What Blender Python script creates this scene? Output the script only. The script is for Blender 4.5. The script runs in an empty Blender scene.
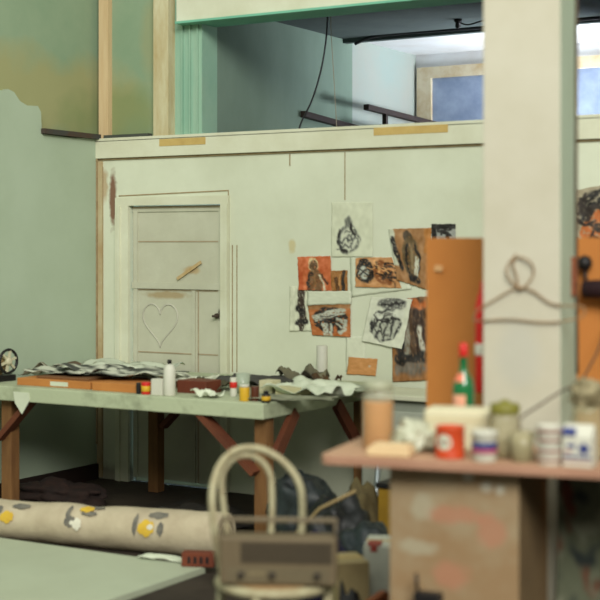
import bpy, bmesh, math, random
from mathutils import Vector, Matrix, noise
random.seed(7)
S = bpy.context.scene; COL = S.collection
PHI = math.radians(30.9); SP, CP = math.sin(PHI), math.cos(PHI)
F = 1414.0; EYE = 1.7; HOR = 245.0
R = math.radians

# ---------- where things stand (room axes: +Y towards the partition, x=XL the left wall) ----------
YB = 8.10; XL = -6.565
def CD(px, d, z=0.0):                     # bearing + distance -> room point
    u = (px-300)/F
    return Vector((-SP*d+CP*u*d, CP*d+SP*u*d, z))
def PY(px, Y, z=0.0):
    u = (px-300)/F
    return CD(px, Y/(CP+SP*u), z)
def PYZ(px, py, Y):
    u = (px-300)/F; d = Y/(CP+SP*u)
    return CD(px, d, EYE-(py-HOR)/F*d)
def PXZ(px, py, X):
    u = (px-300)/F; d = X/(-SP+CP*u)
    return CD(px, d, EYE-(py-HOR)/F*d)
def HZ(py, d): return EYE-(py-HOR)/F*d

# ---------- materials ----------
def lin(c):
    out = []
    for v in c[:3]:
        v = v/255.0
        out.append(v/12.92 if v <= .04045 else ((v+.055)/1.055)**2.4)
    return (*out, 1.0)
MATS = {}
def mat(name, col, rough=.7, col2=None, scale=6.0, amt=.5, metal=0.0, bump=0.0, stains=None, trans=0.0, alpha=1.0, spec=.3, stretch=(1,1,1), contrast=(.35,.65), world=False):
    if name in MATS: return MATS[name]
    m = bpy.data.materials.new(name); m.use_nodes = True
    nt = m.node_tree; N = nt.nodes; L = nt.links
    b = N['Principled BSDF']
    b.inputs['Roughness'].default_value = rough
    b.inputs['Metallic'].default_value = metal
    b.inputs['Specular IOR Level'].default_value = spec
    if trans: b.inputs['Transmission Weight'].default_value = trans; b.inputs['IOR'].default_value = 1.3
    b.inputs['Alpha'].default_value = alpha
    tc = N.new('ShaderNodeTexCoord'); mp = N.new('ShaderNodeMapping')
    mp.inputs['Scale'].default_value = stretch
    geo = N.new('ShaderNodeNewGeometry')
    L.new(geo.outputs['Position'] if world else tc.outputs['Object'], mp.inputs['Vector'])
    nz = N.new('ShaderNodeTexNoise'); nz.inputs['Scale'].default_value = scale; nz.inputs['Detail'].default_value = 6
    nz.inputs['Roughness'].default_value = .62
    L.new(mp.outputs[0], nz.inputs['Vector'])
    rp = N.new('ShaderNodeMapRange'); rp.inputs['From Min'].default_value = contrast[0]; rp.inputs['From Max'].default_value = contrast[1]
    rp.inputs['To Max'].default_value = amt if col2 else 1
    L.new(nz.outputs['Fac'], rp.inputs['Value'])
    mx = N.new('ShaderNodeMix'); mx.data_type = 'RGBA'
    c1 = lin(col); c2 = lin(col2) if col2 else tuple(v*.88 for v in c1[:3])+(1,)
    mx.inputs[6].default_value = c1; mx.inputs[7].default_value = c2
    L.new(rp.outputs[0], mx.inputs[0])
    cur = mx.outputs[2]
    for (c, rad, sc, st, nsc, nam) in (stains or []):
        # patch centred at c (world), radii rad, colour sc, strength st, wobbly outline
        sub = N.new('ShaderNodeVectorMath'); sub.operation = 'SUBTRACT'; sub.inputs[1].default_value = c
        L.new(geo.outputs['Position'], sub.inputs[0])
        dv = N.new('ShaderNodeVectorMath'); dv.operation = 'DIVIDE'; dv.inputs[1].default_value = rad
        L.new(sub.outputs[0], dv.inputs[0])
        ln = N.new('ShaderNodeVectorMath'); ln.operation = 'LENGTH'; L.new(dv.outputs[0], ln.inputs[0])
        n2 = N.new('ShaderNodeTexNoise'); n2.inputs['Scale'].default_value = nsc; n2.inputs['Detail'].default_value = 5
        L.new(geo.outputs['Position'], n2.inputs['Vector'])
        ma = N.new('ShaderNodeMath'); ma.operation = 'MULTIPLY_ADD'; ma.inputs[1].default_value = nam; ma.inputs[2].default_value = -nam*.5
        L.new(n2.outputs['Fac'], ma.inputs[0])
        ad = N.new('ShaderNodeMath'); ad.operation = 'ADD'; L.new(ln.outputs['Value'], ad.inputs[0]); L.new(ma.outputs[0], ad.inputs[1])
        mr = N.new('ShaderNodeMapRange'); mr.inputs['From Min'].default_value = 1.15; mr.inputs['From Max'].default_value = .6
        mr.inputs['To Max'].default_value = st
        L.new(ad.outputs[0], mr.inputs['Value'])
        m2 = N.new('ShaderNodeMix'); m2.data_type = 'RGBA'; m2.inputs[7].default_value = lin(sc)
        L.new(mr.outputs[0], m2.inputs[0]); L.new(cur, m2.inputs[6]); cur = m2.outputs[2]
    L.new(cur, b.inputs['Base Color'])
    if bump:
        bp = N.new('ShaderNodeBump'); bp.inputs['Strength'].default_value = bump; bp.inputs['Distance'].default_value = .01
        n3 = N.new('ShaderNodeTexNoise'); n3.inputs['Scale'].default_value = scale*5; L.new(mp.outputs[0], n3.inputs['Vector'])
        L.new(n3.outputs['Fac'], bp.inputs['Height']); L.new(bp.outputs[0], b.inputs['Normal'])
    MATS[name] = m; return m
def vcol_mat():
    m = bpy.data.materials.new('painted_paper'); m.use_nodes = True
    N = m.node_tree.nodes; L = m.node_tree.links; b = N['Principled BSDF']; b.inputs['Roughness'].default_value = .8
    b.inputs['Specular IOR Level'].default_value = .15
    a = N.new('ShaderNodeAttribute'); a.attribute_name = 'Col'; L.new(a.outputs['Color'], b.inputs['Base Color'])
    return m
VC = vcol_mat()

# ---------- mesh building ----------
class B:
    def __init__(s): s.bm = bmesh.new(); s.mi = 0
    def _tag(s, fs, smooth):
        for f in fs: f.smooth = smooth; f.material_index = s.mi
    def box(s, c, sz, rot=None, bev=0.0):
        M = Matrix.Translation(c) @ (rot.to_4x4() if rot else Matrix.Identity(4)) @ Matrix.Diagonal((*sz, 1))
        r = bmesh.ops.create_cube(s.bm, size=1, matrix=M)
        fs = set(f for v in r['verts'] for f in v.link_faces); s._tag(fs, False)
        if bev:
            es = list(set(e for v in r['verts'] for e in v.link_edges))
            rb = bmesh.ops.bevel(s.bm, geom=es, offset=bev, segments=2, affect='EDGES', profile=.5)
            s._tag(rb['faces'], False)
        return s
    def bar(s, p0, p1, w, h, up=(0, 0, 1), bev=0.0):
        p0 = Vector(p0); p1 = Vector(p1); d = p1-p0; y = d.normalized(); x = y.cross(Vector(up)).normalized(); z = x.cross(y)
        M = Matrix((x, y, z)).transposed()
        return s.box((p0+p1)/2, (w, d.length, h), M, bev)
    def loft(s, rings, closed=False, cap=True, smooth=True):
        vs = [[s.bm.verts.new(p) for p in r] for r in rings]; n = len(vs[0]); fs = []
        m = len(vs)
        for i in range(m if closed else m-1):
            a, b = vs[i], vs[(i+1) % m]
            for j in range(n): fs.append(s.bm.faces.new((a[j], a[(j+1) % n], b[(j+1) % n], b[j])))
        if cap and not closed:
            fs2 = [s.bm.faces.new(vs[0][::-1]), s.bm.faces.new(vs[-1])]; s._tag(fs2, False)
        s._tag(fs, smooth); return s
    def tube(s, pts, r, seg=10, closed=False):
        pts = [Vector(p) for p in pts]; n = len(pts); rings = []; prev = None
        for i, p in enumerate(pts):
            if closed: t = pts[(i+1) % n]-pts[i-1]
            else: t = pts[min(i+1, n-1)]-pts[max(i-1, 0)]
            t.normalize()
            if prev is None:
                a = Vector((0, 0, 1)) if abs(t.z) < .9 else Vector((1, 0, 0)); x = t.cross(a).normalized()
            else: x = (prev-t*prev.dot(t)).normalized()
            prev = x; y = t.cross(x); rr = r[i] if isinstance(r, (list, tuple)) else r
            rings.append([p+(x*math.cos(2*math.pi*k/seg)+y*math.sin(2*math.pi*k/seg))*rr for k in range(seg)])
        return s.loft(rings, closed)
    def lathe(s, prof, c=(0, 0, 0), seg=24, axis='z', cap=True):
        c = Vector(c); rings = []
        for r, z in prof:
            ring = []
            for k in range(seg):
                a = 2*math.pi*k/seg
                if axis == 'z': v = Vector((r*math.cos(a), r*math.sin(a), z))
                elif axis == 'y': v = Vector((r*math.cos(a), z, -r*math.sin(a)))
                else: v = Vector((z, r*math.cos(a), r*math.sin(a)))
                ring.append(c+v)
            rings.append(ring)
        return s.loft(rings, cap=cap)
    def prism(s, pts, z0, z1, frame=None):      # pts 2D in local xy, extruded z
        f = frame or (lambda x, y, z: Vector((x, y, z)))
        a = [s.bm.verts.new(f(x, y, z0)) for x, y in pts]; b = [s.bm.verts.new(f(x, y, z1)) for x, y in pts]; n = len(pts)
        fs = [s.bm.faces.new((a[i], a[(i+1) % n], b[(i+1) % n], b[i])) for i in range(n)]
        fs += [s.bm.faces.new(a[::-1]), s.bm.faces.new(b)]; s._tag(fs, False); return s
    def build(s, name, mats, parent=None, loc=None, rz=None, **props):
        bmesh.ops.recalc_face_normals(s.bm, faces=s.bm.faces)
        me = bpy.data.meshes.new(name); s.bm.to_mesh(me); s.bm.free()
        for m in (mats if isinstance(mats, (list, tuple)) else [mats]): me.materials.append(m)
        o = bpy.data.objects.new(name, me); COL.objects.link(o)
        if parent: o.parent = parent
        if loc is not None: o.location = loc
        if rz is not None: o.rotation_euler.z = rz
        for k, v in props.items(): o[k] = v
        return o
def thing(name, label, cat, loc=(0, 0, 0), rz=0.0, group=None):
    o = bpy.data.objects.new(name, None); COL.objects.link(o); o.location = loc; o.rotation_euler.z = rz
    o.empty_display_size = .05
    return tag(o, label, cat, group)
def tag(o, label, cat, group=None):
    o['label'] = label; o['category'] = cat
    if group: o['group'] = group
    return o
def st(name, b, m, parent=None, **k):
    o = b.build(name, m, parent, **k)
    if not parent: o['kind'] = 'structure'
    return o

# ---------- palettes ----------
CREAM = mat('partition_paint', (210, 214, 192), .75, (190, 193, 168), 1.6, .6, bump=.15, world=True, stains=[
    (tuple(PYZ(113, 200, YB)), (.035, .3, .22), (112, 66, 42), .9, 22, 1.0),
    (tuple(PYZ(104, 185, YB)), (.04, .3, .12), (168, 138, 96), .7, 18, .9),
    (tuple(PYZ(292, 246, YB)), (.03, .3, .05), (190, 170, 110), .6, 30, .8),
    (tuple(PYZ(120, 480, YB)), (.4, .4, .12), (120, 110, 92), .7, 12, .9)])
RAIL = mat('rail_paint', (212, 213, 190), .7, (190, 188, 158), 2.5, .6, bump=.1, world=True)
DOORP = mat('door_paint', (194, 194, 173), .7, (178, 177, 155), 3.0, .7, bump=.2, world=True, stains=[
    (tuple(PYZ(190, 270, YB)), (.075, .4, .03), (176, 146, 96), .7, 18, .9),
    (tuple(PYZ(165, 295, YB)), (.2, .4, .03), (158, 132, 88), .7, 18, .9),
    (tuple(PYZ(218, 315, YB)), (.02, .4, .04), (70, 62, 52), .8, 20, .6)])
LEFTP = mat('left_wall_paint', (168, 182, 160), .8, (156, 170, 146), 1.2, .7, bump=.12, world=True)
GREENW = mat('upper_green_plaster', (128, 150, 122), .85, (144, 160, 132), 1.5, .8, bump=.2, world=True, stains=[
    (tuple(PXZ(25, 95, XL)), (.5, 2.2, .34), (158, 150, 100), .7, 3.2, 1.1),
    (tuple(PYZ(120, 120, YB)), (.4, .5, .25), (116, 132, 86), .6, 4, 1.0),
    (tuple(PYZ(150, 40, YB)), (.12, .5, .3), (150, 148, 108), .5, 5, 1.0)])
TEAL = mat('teal_paint', (132, 170, 148), .6, (160, 186, 164), 3, .7, stretch=(6, 1, .6), world=True)
TURQ = mat('turquoise_paint', (120, 184, 156), .55, (104, 166, 140), 4, .6, world=True)
POSTW = mat('post_whitewash', (200, 194, 160), .75, (172, 150, 104), 3.0, .8, stretch=(3, 3, .8), world=True)
PINE = mat('raw_pine', (206, 182, 142), .7, (190, 160, 118), 3.0, .7, stretch=(8, 8, .6), world=True)
FLOORM = mat('floor_boards', (62, 53, 44), .75, (40, 33, 28), 3, .8, bump=.3, world=True)
DARKBROWN = mat('dark_brown_wood', (42, 28, 22), .8, (30, 22, 18), 6, .8)
GAP = mat('dirty_gap', (160, 142, 108), .9, (132, 112, 80), 20, .8)
ALCW = mat('loft_wall_shaded', (122, 142, 128), .8, (108, 128, 114), 2, .8, stretch=(1, 1, .4), world=True)  # near loft side wall, darkened to put its shade into the colour
ALCG = mat('loft_green_wall', (92, 130, 108), .8, (76, 112, 92), 2, .8, world=True)
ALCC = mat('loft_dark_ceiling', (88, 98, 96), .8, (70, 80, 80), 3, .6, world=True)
WHITEC = mat('loft_white_ceiling', (214, 216, 218), .8, (196, 192, 188), 3, .6, world=True)
BLUEP = mat('blue_window_panel', (116, 132, 160), .5, (152, 166, 190), 3.2, .9, world=True)
OLDFR = mat('peeling_window_frame', (178, 154, 116), .8, (206, 196, 170), 5, .9, world=True)
PILL = mat('pillar_paint', (186, 182, 164), .7, (176, 171, 150), 4, .6, bump=.08, world=True, stains=[(tuple(CD(520, 5.35, HZ(352, 5.35))), (.09, .2, .16), (170, 172, 164), .4, 6, 1.2)])
PILLG = mat('pillar_side_paint', (178, 192, 170), .7, (168, 180, 156), 4, .6, world=True)
TABW = mat('table_white_paint', (172, 180, 150), .6, (108, 112, 90), 7, .55, bump=.2, contrast=(.5, .72), world=True)
LEGW = mat('table_leg_wood', (128, 92, 54), .7, (100, 68, 40), 4, .8, stretch=(6, 6, .8))
BRACE = mat('brace_red_wood', (104, 58, 36), .7, (82, 44, 30), 4, .8)
HARDB = mat('hardboard', (188, 122, 58), .75, (172, 108, 50), 1.4, .8, bump=.05)
SHELFM = mat('shelf_peach_wood', (182, 146, 118), .6, (166, 130, 102), 3.5, .8, stretch=(1, 4, 1), world=True)
SHELFE = mat('shelf_edge_wood', (172, 132, 108), .6, (154, 114, 92), 5, .8, world=True)
GLASS = mat('clear_glass', (205, 212, 196), .08, (190, 200, 182), 8, .4, trans=.85, spec=.5)
WHITEP = mat('white_plastic', (200, 199, 184), .5, (186, 184, 168), 10, .5)
PAPERC = mat('cream_paper', (204, 198, 166), .7, (190, 183, 150), 6, .6)
PAPERW = mat('white_paper', (206, 212, 190), .75, (184, 190, 166), 5, .6)
BLACK = mat('black_paint', (30, 28, 28), .45, (22, 20, 20), 8, .5)
CARD = mat('brown_card', (180, 128, 72), .75, (160, 108, 58), 6, .7)
ORANGE = mat('orange_tin_paint', (194, 74, 38), .4, (176, 60, 28), 6, .5)
REDM = mat('red_paint', (196, 40, 32), .4, (176, 32, 28), 8, .5)
BLUEM = mat('blue_print', (52, 62, 118), .5)
PINKM = mat('pink_print', (176, 84, 112), .5)
METAL = mat('grey_metal', (150, 156, 158), .35, (120, 126, 128), 20, .5, metal=.7)
YELLOW = mat('yellow_paint', (206, 164, 44), .5, (190, 146, 36), 10, .5)
OLIVE = mat('olive_lid', (122, 118, 48), .5, (100, 98, 40), 10, .5)

# ================= ROOM =================
ZT = 2.45
XR = .3
b = B(); b.box((-3.1, 4.6, -.03), (8.0, 13.2, .06)); st('floor', b, FLOORM)
# left wall: green plaster wall with a thicker painted lining below
b = B(); b.box((XL-.10, 3.9, 2.1), (.12, 8.55, 4.2)); st('wall_left', b, GREENW)
def lw(px, py):
    p = PXZ(px, py, XL); return (p.y, p.z)
pts = [(-.3, 0), (YB, 0), (YB, lw(98, 139)[1]), lw(70, 137.5), lw(42, 134), lw(41, 112), lw(38, 106), lw(27, 105.5), lw(20, 101), lw(14, 92), lw(8, 89), lw(3, 91), (lw(0, 91)[0]-.12, lw(0, 88)[1]), (lw(0, 91)[0]-.8, lw(0, 84)[1]), (-.3, 2.9)]
b = B(); b.prism(pts, 0, -.04, lambda x, y, z: Vector((XL+z, x, y))); st('wall_left_lining', b, LEFTP)
b = B(); b.box((XL+.012, 4.0, .055), (.024, 8.15, .11)); st('baseboard_left', b, DARKBROWN)
# ledge strip lying on top of the lining
p0 = PXZ(41, 131, XL); p1 = PXZ(99, 138, XL)
b = B(); b.bar((XL+.0, p0.y, p0.z), (XL+.0, p1.y-.02, p1.z+.005), .07, .035); st('trim_1', b, mat('ledge_brown', (78, 56, 40), .8, (60, 66, 64), 5, .9))
q1 = xx_ = PYZ(150, 136, YB)
b = B(); b.box(((XL+.07+q1.x)/2, YB+.0, ZT+.035), (q1.x-XL-.07, .05, .022)); st('trim_90', b, mat('ledge_grey', (72, 76, 68), .8))
# partition (back wall) with its door opening
dxl = PY(130, YB).x; dxr = PY(222, YB).x; dtop = PYZ(176, 205, YB).z
b = B()
def yb(x0, x1, z0, z1, y0=YB, t=.10): b.box(((x0+x1)/2, y0+t/2, (z0+z1)/2), (x1-x0, t, z1-z0))
yb(XL, dxl, 0, ZT); yb(dxr, XR, 0, ZT); yb(dxl, dxr, dtop, ZT)
st('wall_back', b, CREAM)
# top rail board with the gap beneath it
b = B(); b.box(((XL+XR)/2, YB-.015, ZT-.058), (XR-XL, .03, .125)); b.box(((XL+XR)/2, YB+.05, ZT+.012), (XR-XL, .16, .024)); st('trim_2', b, RAIL)
b = B(); b.box(((XL+XR)/2, YB-.004, ZT-.128), (XR-XL, .012, .014)); st('trim_3', b, GAP)
# seams of the wall boards
def seam(px0, py0, px1, py1, w=.006):
    a = PYZ(px0, py0, YB); c = PYZ(px1, py1, YB)
    bb = B(); bb.bar((a.x, YB-.001, a.z), (c.x, YB-.001, c.z), .006, w, up=(0, 1, 0) if abs(a.x-c.x) < .05 else (0, 0, 1)); return bb
seam_n = 4
for q in [(119, 196, 228, 190.5, .008), (228.5, 190, 229, 243, .006), (290, 154, 290, 166, .008), (103, 167, 103, 470, .008), (345, 152, 345, 200, .004), (237, 245, 237, 372, .004), (232.5, 245, 232.5, 372, .005)]:
    st('trim_%d' % seam_n, seam(*q), GAP); seam_n += 1
# corner post strip (bare, stained)
b = B(); x0 = XL+.001; x1 = PY(103, YB).x; b.box(((x0+x1)/2, YB-.008, 1.16), (x1-x0, .016, 2.3)); st('trim_%d' % seam_n, b, mat('corner_strip', (186, 176, 142), .8, (166, 138, 96), 4, .8, world=True)); seam_n += 1
b = B(); b.box((XL+.005, YB-.02, 1.3), (.012, .012, 2.1)); st('trim_%d' % seam_n, b, GAP); seam_n += 1
# door casing
cx0 = PY(117, YB).x; cx1 = PY(230, YB).x
b = B()
b.box(((cx0+dxl)/2, YB-.012, (dtop+.06)/2), (dxl-cx0, .024, dtop+.06)); b.box(((dxr+cx1)/2, YB-.012, (dtop+.06)/2), (cx1-dxr, .024, dtop+.06))
b.box(((dxl+dxr)/2, YB-.012, dtop+.03), (dxr-dxl, .024, .06))
b.box(((cx0+dxl)/2-.02, YB-.030, dtop/2), (.022, .014, dtop)); b.box(((dxr+cx1)/2+.02, YB-.030, dtop/2), (.022, .014, dtop))
st('trim_%d' % seam_n, b, RAIL); seam_n += 1
b = B(); b.box(((dxl+dxr)/2, YB+.13, .012), (dxr-dxl+.1, .12, .024)); st('trim_91', b, RAIL)  # pale strip added behind the door to catch the passage light
# door leaf
w = dxr-dxl
b = B(); b.box(((dxl+dxr)/2, YB+.045, dtop/2+.012), (w-.012, .035, dtop-.036)); door = st('door_1', b, DOORP)
def zz(px, py): return PYZ(px, py, YB).z
def xx(px): return PY(px, YB).x
b = B()
zr = zz(175, 286); b.box(((dxl+dxr)/2, YB+.02, zr), (w-.02, .022, .045))
b.box((xx(133)+.01, YB+.022, dtop/2), (.035, .014, dtop-.06)); b.box((xx(219)+.0, YB+.022, dtop/2), (.035, .014, dtop-.06))
b.box((xx(192), YB+.022, (zr)/2), (.030, .014, zr-.06))
b.box(((dxl+dxr)/2, YB+.024, dtop-.03), (w-.02, .012, .03))
b.build('door_rail', DOORP, door)
b = B()
for (a0, a1, py) in ((133, 219, 241.5), (133, 190, 353), (196, 219, 355)):
    b.box(((xx(a0)+xx(a1))/2, YB+.026, zz((a0+a1)/2, py)), (xx(a1)-xx(a0), .004, .009))
b.box((xx(196.2), YB+.026, zr/2), (.008, .004, zr-.06)); b.box(((dxl+dxr)/2, YB+.026, zr-.03), (w-.05, .006, .01))
b.box(((dxl+dxr)/2, YB+.017, dtop-.012), (w-.02, .006, .016))
b.build('door_seam', mat('door_gap', (170, 156, 130), .9, (148, 132, 106), 20, .8), door)
b = B(); a = Vector((xx(176), YB+.012, zz(176, 279))); c = Vector((xx(200), YB+.012, zz(200, 262))); b.bar(a, c, .006, .022, up=(0, 0, 1)); b.build('torn_tape', mat('old_tape', (196, 176, 134), .8, (170, 136, 84), 20, .7), door)
b = B(); pts = []
hc = Vector((xx(158), YB+.0255, zz(158, 322))); 
for i in range(60):
    t = 2*math.pi*i/60; pts.append(hc+Vector((16*math.sin(t)**3*.0095, 0, (13*math.cos(t)-5*math.cos(2*t)-2*math.cos(3*t)-math.cos(4*t))*.0105)))
b.tube(pts, .0055, 6, closed=True); b.build('heart_drawing', mat('chalk_grey', (190, 188, 172), .9), door)
b = B(); b.lathe([(.009, 0), (.009, .035), (.018, .04), (.019, .052), (.008, .06)], (0, 0, 0), 16, 'y'); o = b.build('door_knob', mat('dark_bronze', (70, 58, 48), .5), door, loc=(xx(216), YB-.04, zz(216, 316)))
# masking tape patches on the rail
MT = mat('masking_tape', (196, 168, 104), .6, (176, 146, 84), 12, .6)
for (a0, a1, q0, q1, lab) in ((162, 208, 139.5, 146.5, 'ochre masking tape patch on the rail above the door'), (376, 450, 127.5, 136.5, 'long ochre masking tape strip on the rail above the drawings')):
    b = B(); b.box(((xx(a0)+xx(a1))/2, YB-.0312, (zz(a0, q0)+zz(a0, q1))/2+.0), (xx(a1)-xx(a0), .003, .05)); tag(b.build('masking_tape', MT), lab, 'tape')

# upper back: green wall, post, jamb, header
xp0, xp1 = xx(155), xx(170); xo = xx(197)
b = B(); yb(XL, xp0, ZT, 4.2, YB+.04, .08); st('wall_upper', b, GREENW)
b = B(); b.box(((xx(98)+xx(107.5))/2+.01, YB+.02, 3.33), (xx(107.5)-xx(98), .05, 1.73)); st('trim_%d' % seam_n, b, PINE); seam_n += 1
b = B(); b.box(((xp0+xp1)/2, YB+.03, 3.33), (xp1-xp0, .10, 1.73)); st('trim_%d' % seam_n, b, POSTW); seam_n += 1
b = B(); yb(xp1, xo, ZT, 4.2, YB+.06, .19)
for i in range(3): b.box((xp1+(xo-xp1)*(.3+.28*i), YB+.055, 3.3), (.012, .02, 1.7))
st('trim_%d' % seam_n, b, TEAL); seam_n += 1
zh = 3.258; xh = xx(179)
b = B(); b.box(((xh+XR)/2, YB+.05, (zh+.008+4.2)/2), (XR-xh, .16, 4.2-zh-.008)); st('wall_header', b, mat('header_paint', (212, 214, 192), .7, (190, 188, 160), 2.5, .6, world=True))
b = B(); b.box(((xh+XR)/2, YB+.09, zh), (XR-xh, .28, .016)); b.box(((xh+XR)/2, YB+.18, zh+.12), (XR-xh, .1, .24)); st('trim_%d' % seam_n, b, TURQ); seam_n += 1
# loft space behind
YE = 11.55; YC = 10.25; ZC = 3.4
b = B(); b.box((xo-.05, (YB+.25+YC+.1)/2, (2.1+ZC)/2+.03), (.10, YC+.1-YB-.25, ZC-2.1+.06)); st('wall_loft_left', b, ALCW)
b = B(); b.box((xo-.05, (YC+.1+YE)/2, (2.1+ZC)/2+.03), (.10, YE-YC-.1, ZC-2.1+.06)); st('wall_loft_left_far', b, mat('loft_wall_lit', (150, 164, 158), .8, (164, 160, 150), 2, .6, world=True))  # same side wall, paler: daylight at the far end is in the colour
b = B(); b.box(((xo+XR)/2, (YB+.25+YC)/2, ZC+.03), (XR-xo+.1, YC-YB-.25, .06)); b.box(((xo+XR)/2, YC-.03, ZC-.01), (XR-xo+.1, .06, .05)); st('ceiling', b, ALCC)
b = B(); b.box(((xo+XR)/2, (YC+YE)/2, ZC+.05), (XR-xo+.1, YE-YC+.1, .06)); st('ceiling_loft_far', b, WHITEC)
b = B(); b.box(((xo+XR)/2, YE+.05, (2.1+ZC)/2+.04), (XR-xo+.1, .10, ZC-2.1+.08)); st('wall_loft_far', b, WHITEC)
b = B(); b.box(((xo+XR)/2, (YB+YE)/2+.1, 2.13), (XR-xo, YE-YB-.1, .05)); st('floor_loft', b, FLOORM)
# boarded blue windows in the far wall
def farwin(n, px0, px1, off=0):
    a0 = PYZ(px0, 66, YE); a1 = PYZ(px1, 66, YE); zt = 3.30; zb = 2.3; fx = .14
    b = B(); b.box(((a0.x+a1.x)/2, YE-.02, zt-.05), (a1.x-a0.x, .05, .10)); b.box((a0.x+fx/2, YE-.02, (zb+zt-.1)/2), (fx, .05, zt-.1-zb)); b.box((a1.x-.05, YE-.02, (zb+zt-.1)/2), (.10, .05, zt-.1-zb))
    o = st('window_%d' % n, b, OLDFR)
    b = B(); b.box(((a0.x+fx+a1.x-.1)/2, YE-.008, (zb+zt-.1)/2), (a1.x-a0.x-fx-.1, .012, zt-.1-zb)); b.build('pane', BLUEP, o)
farwin(1, 419, 560); farwin(2, 561, 700)
# rails in the loft
DK = mat('dark_rail_wood', (44, 36, 34), .6, (60, 44, 36), 6, .6)
p0 = PXZ(303, 114, xo+.03); p1 = PXZ(362, 130, xo+.03)
b = B(); b.bar(p0, p1, .05, .05, bev=.006); b.box((p1.x-.01, p1.y-.1, p1.z-.25), (.03, .04, .45)); tag(b.build('handrail', DK), 'dark wooden handrail along the grey-green side wall of the loft', 'handrail')
p0 = PXZ(366, 107, xo+.35); p1 = PXZ(446, 127, xo+.35)
t = thing('stair_railing', 'dark railing with short posts in front of the bright end of the loft', 'railing', (p0.x, p0.y, 2.155))
b = B(); b.bar(Vector((0, 0, p0.z-2.155)), p1-Vector((p0.x, p0.y, 2.155)), .05, .045, bev=.006); b.build('top_rail', DK, t)
dv = p1-p0
for k in (.22, .62):
    q = dv*k; h = p0.z+dv.z*k-2.155-.02; b = B(); b.box((q.x, q.y, h/2), (.035, .035, h)); b.build('post', DK, t)
b = B(); b.bar(dv*.18+Vector((0, 0, p0.z-2.155-.13)), dv*.66+Vector((0, 0, p0.z-2.155-.13)), .025, .035); b.build('lower_rail', DK, t)
# cables
def smooth(pts, n=8):
    pts = [Vector(p) for p in pts]; out = []; P = [pts[0]]+pts+[pts[-1]]
    for i in range(1, len(P)-2):
        for k in range(n):
            t = k/n; a, b_, c, d = P[i-1], P[i], P[i+1], P[i+2]
            out.append(.5*((2*b_)+(-a+c)*t+(2*a-5*b_+4*c-d)*t*t+(-a+3*b_-3*c+d)*t**3))
    out.append(pts[-1]); return out
CAB = mat('cable_black', (44, 44, 46), .5)
b = B(); pts = [PYZ(p, q, YB+.36) for p, q in ((329, -30), (328, 10), (326, 40), (321, 70), (312, 100), (300, 126), (296, 150))]
pts = [Vector((pts[0].x, pts[0].y, ZC+.0))]+pts[1:]
b.tube(smooth(pts), .006, 6); tag(b.build('hanging_cable', CAB), 'thin dark cable hanging from the loft ceiling behind the header', 'cable')
b = B(); pts = [PYZ(p, q, YB+.36) for p, q in ((331, -30), (331, 30), (334, 80), (338, 150))]; pts[0].z = ZC
b.tube(smooth(pts), .0025, 6); tag(b.build('hanging_string', mat('pale_cord', (150, 140, 120), .8)), 'pale thin string hanging beside the dark cable in the loft opening', 'string')
def onc(px, py): 
    d = F*(ZC-.012-EYE)/(HOR-py); return CD(px, d, ZC-.045)
b = B(); b.tube(smooth([PYZ(355, 44, YC-.09), PYZ(372, 37, YC-.09), PYZ(400, 33.5, YC-.09), PYZ(440, 30.5, YC-.09), PYZ(490, 27, YC-.09), PYZ(600, 18, YC-.09)]), .013, 8); tag(b.build('ceiling_cable', CAB), 'thick black cable run along the edge of the dark loft ceiling', 'cable')
q = CD(458, F*(ZC-EYE)/(HOR-19), ZC)
t = thing('lamp_socket', 'small black lamp socket on the dark loft ceiling', 'lamp', (q.x, q.y, ZC), 0)
b = B(); b.lathe([(.03, -.001), (.03, -.02), (.02, -.025), (.022, -.06), (.0, -.075)], seg=16); b.build('socket', BLACK, t)
b = B(); b.tube(smooth([(0, 0, -.02), (.08, 0, -.05), (.2, 0, -.03), (.35, .05, -.008)]), .006, 6); b.build('wire', BLACK, t)

# ================= DRAWINGS ON THE WALL =================
def segd(p, a, b_):
    ax, ay = a; bx, by = b_; px_, py_ = p; dx, dy = bx-ax, by-ay; L2 = dx*dx+dy*dy
    t = max(0, min(1, ((px_-ax)*dx+(py_-ay)*dy)/L2)) if L2 else 0
    return math.hypot(px_-ax-t*dx, py_-ay-t*dy)
def paint(base, strokes, grain=.06, seed=0):
    def f(u, v):
        wx = noise.noise(Vector((u*7+seed, v*7, 3)))*.05; wy = noise.noise(Vector((u*7, v*7+seed, 9)))*.05
        p = (u+wx, v+wy); c = list(base)
        for kind, geo, wd, col in strokes:
            if kind == 'l': d = min(segd(p, geo[i], geo[i+1]) for i in range(len(geo)-1))-wd
            elif kind == 'e':
                (ex, ey, rx, ry) = geo; d = (math.hypot((p[0]-ex)/rx, (p[1]-ey)/ry)-1)*min(rx, ry)
            elif kind == 'r':
                x0, y0, x1, y1 = geo; d = max(x0-p[0], p[0]-x1, y0-p[1], p[1]-y1)
            a = max(0, min(1, .5-d/.034))
            a *= max(.0, min(1, 1.1-wd*0+noise.noise(Vector((u*20+seed, v*20, seed)))*1.5)) if kind != 'r' else 1
            c = [c[i]*(1-a)+col[i]*a for i in range(3)]
        g = (noise.noise(Vector((u*12+seed, v*12, 1.7)))+.9*noise.noise(Vector((u*5+seed, v*6, 4.4))))*grain*255*1.5
        return [max(0, min(255, x+g)) for x in c]
    return f
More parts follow.
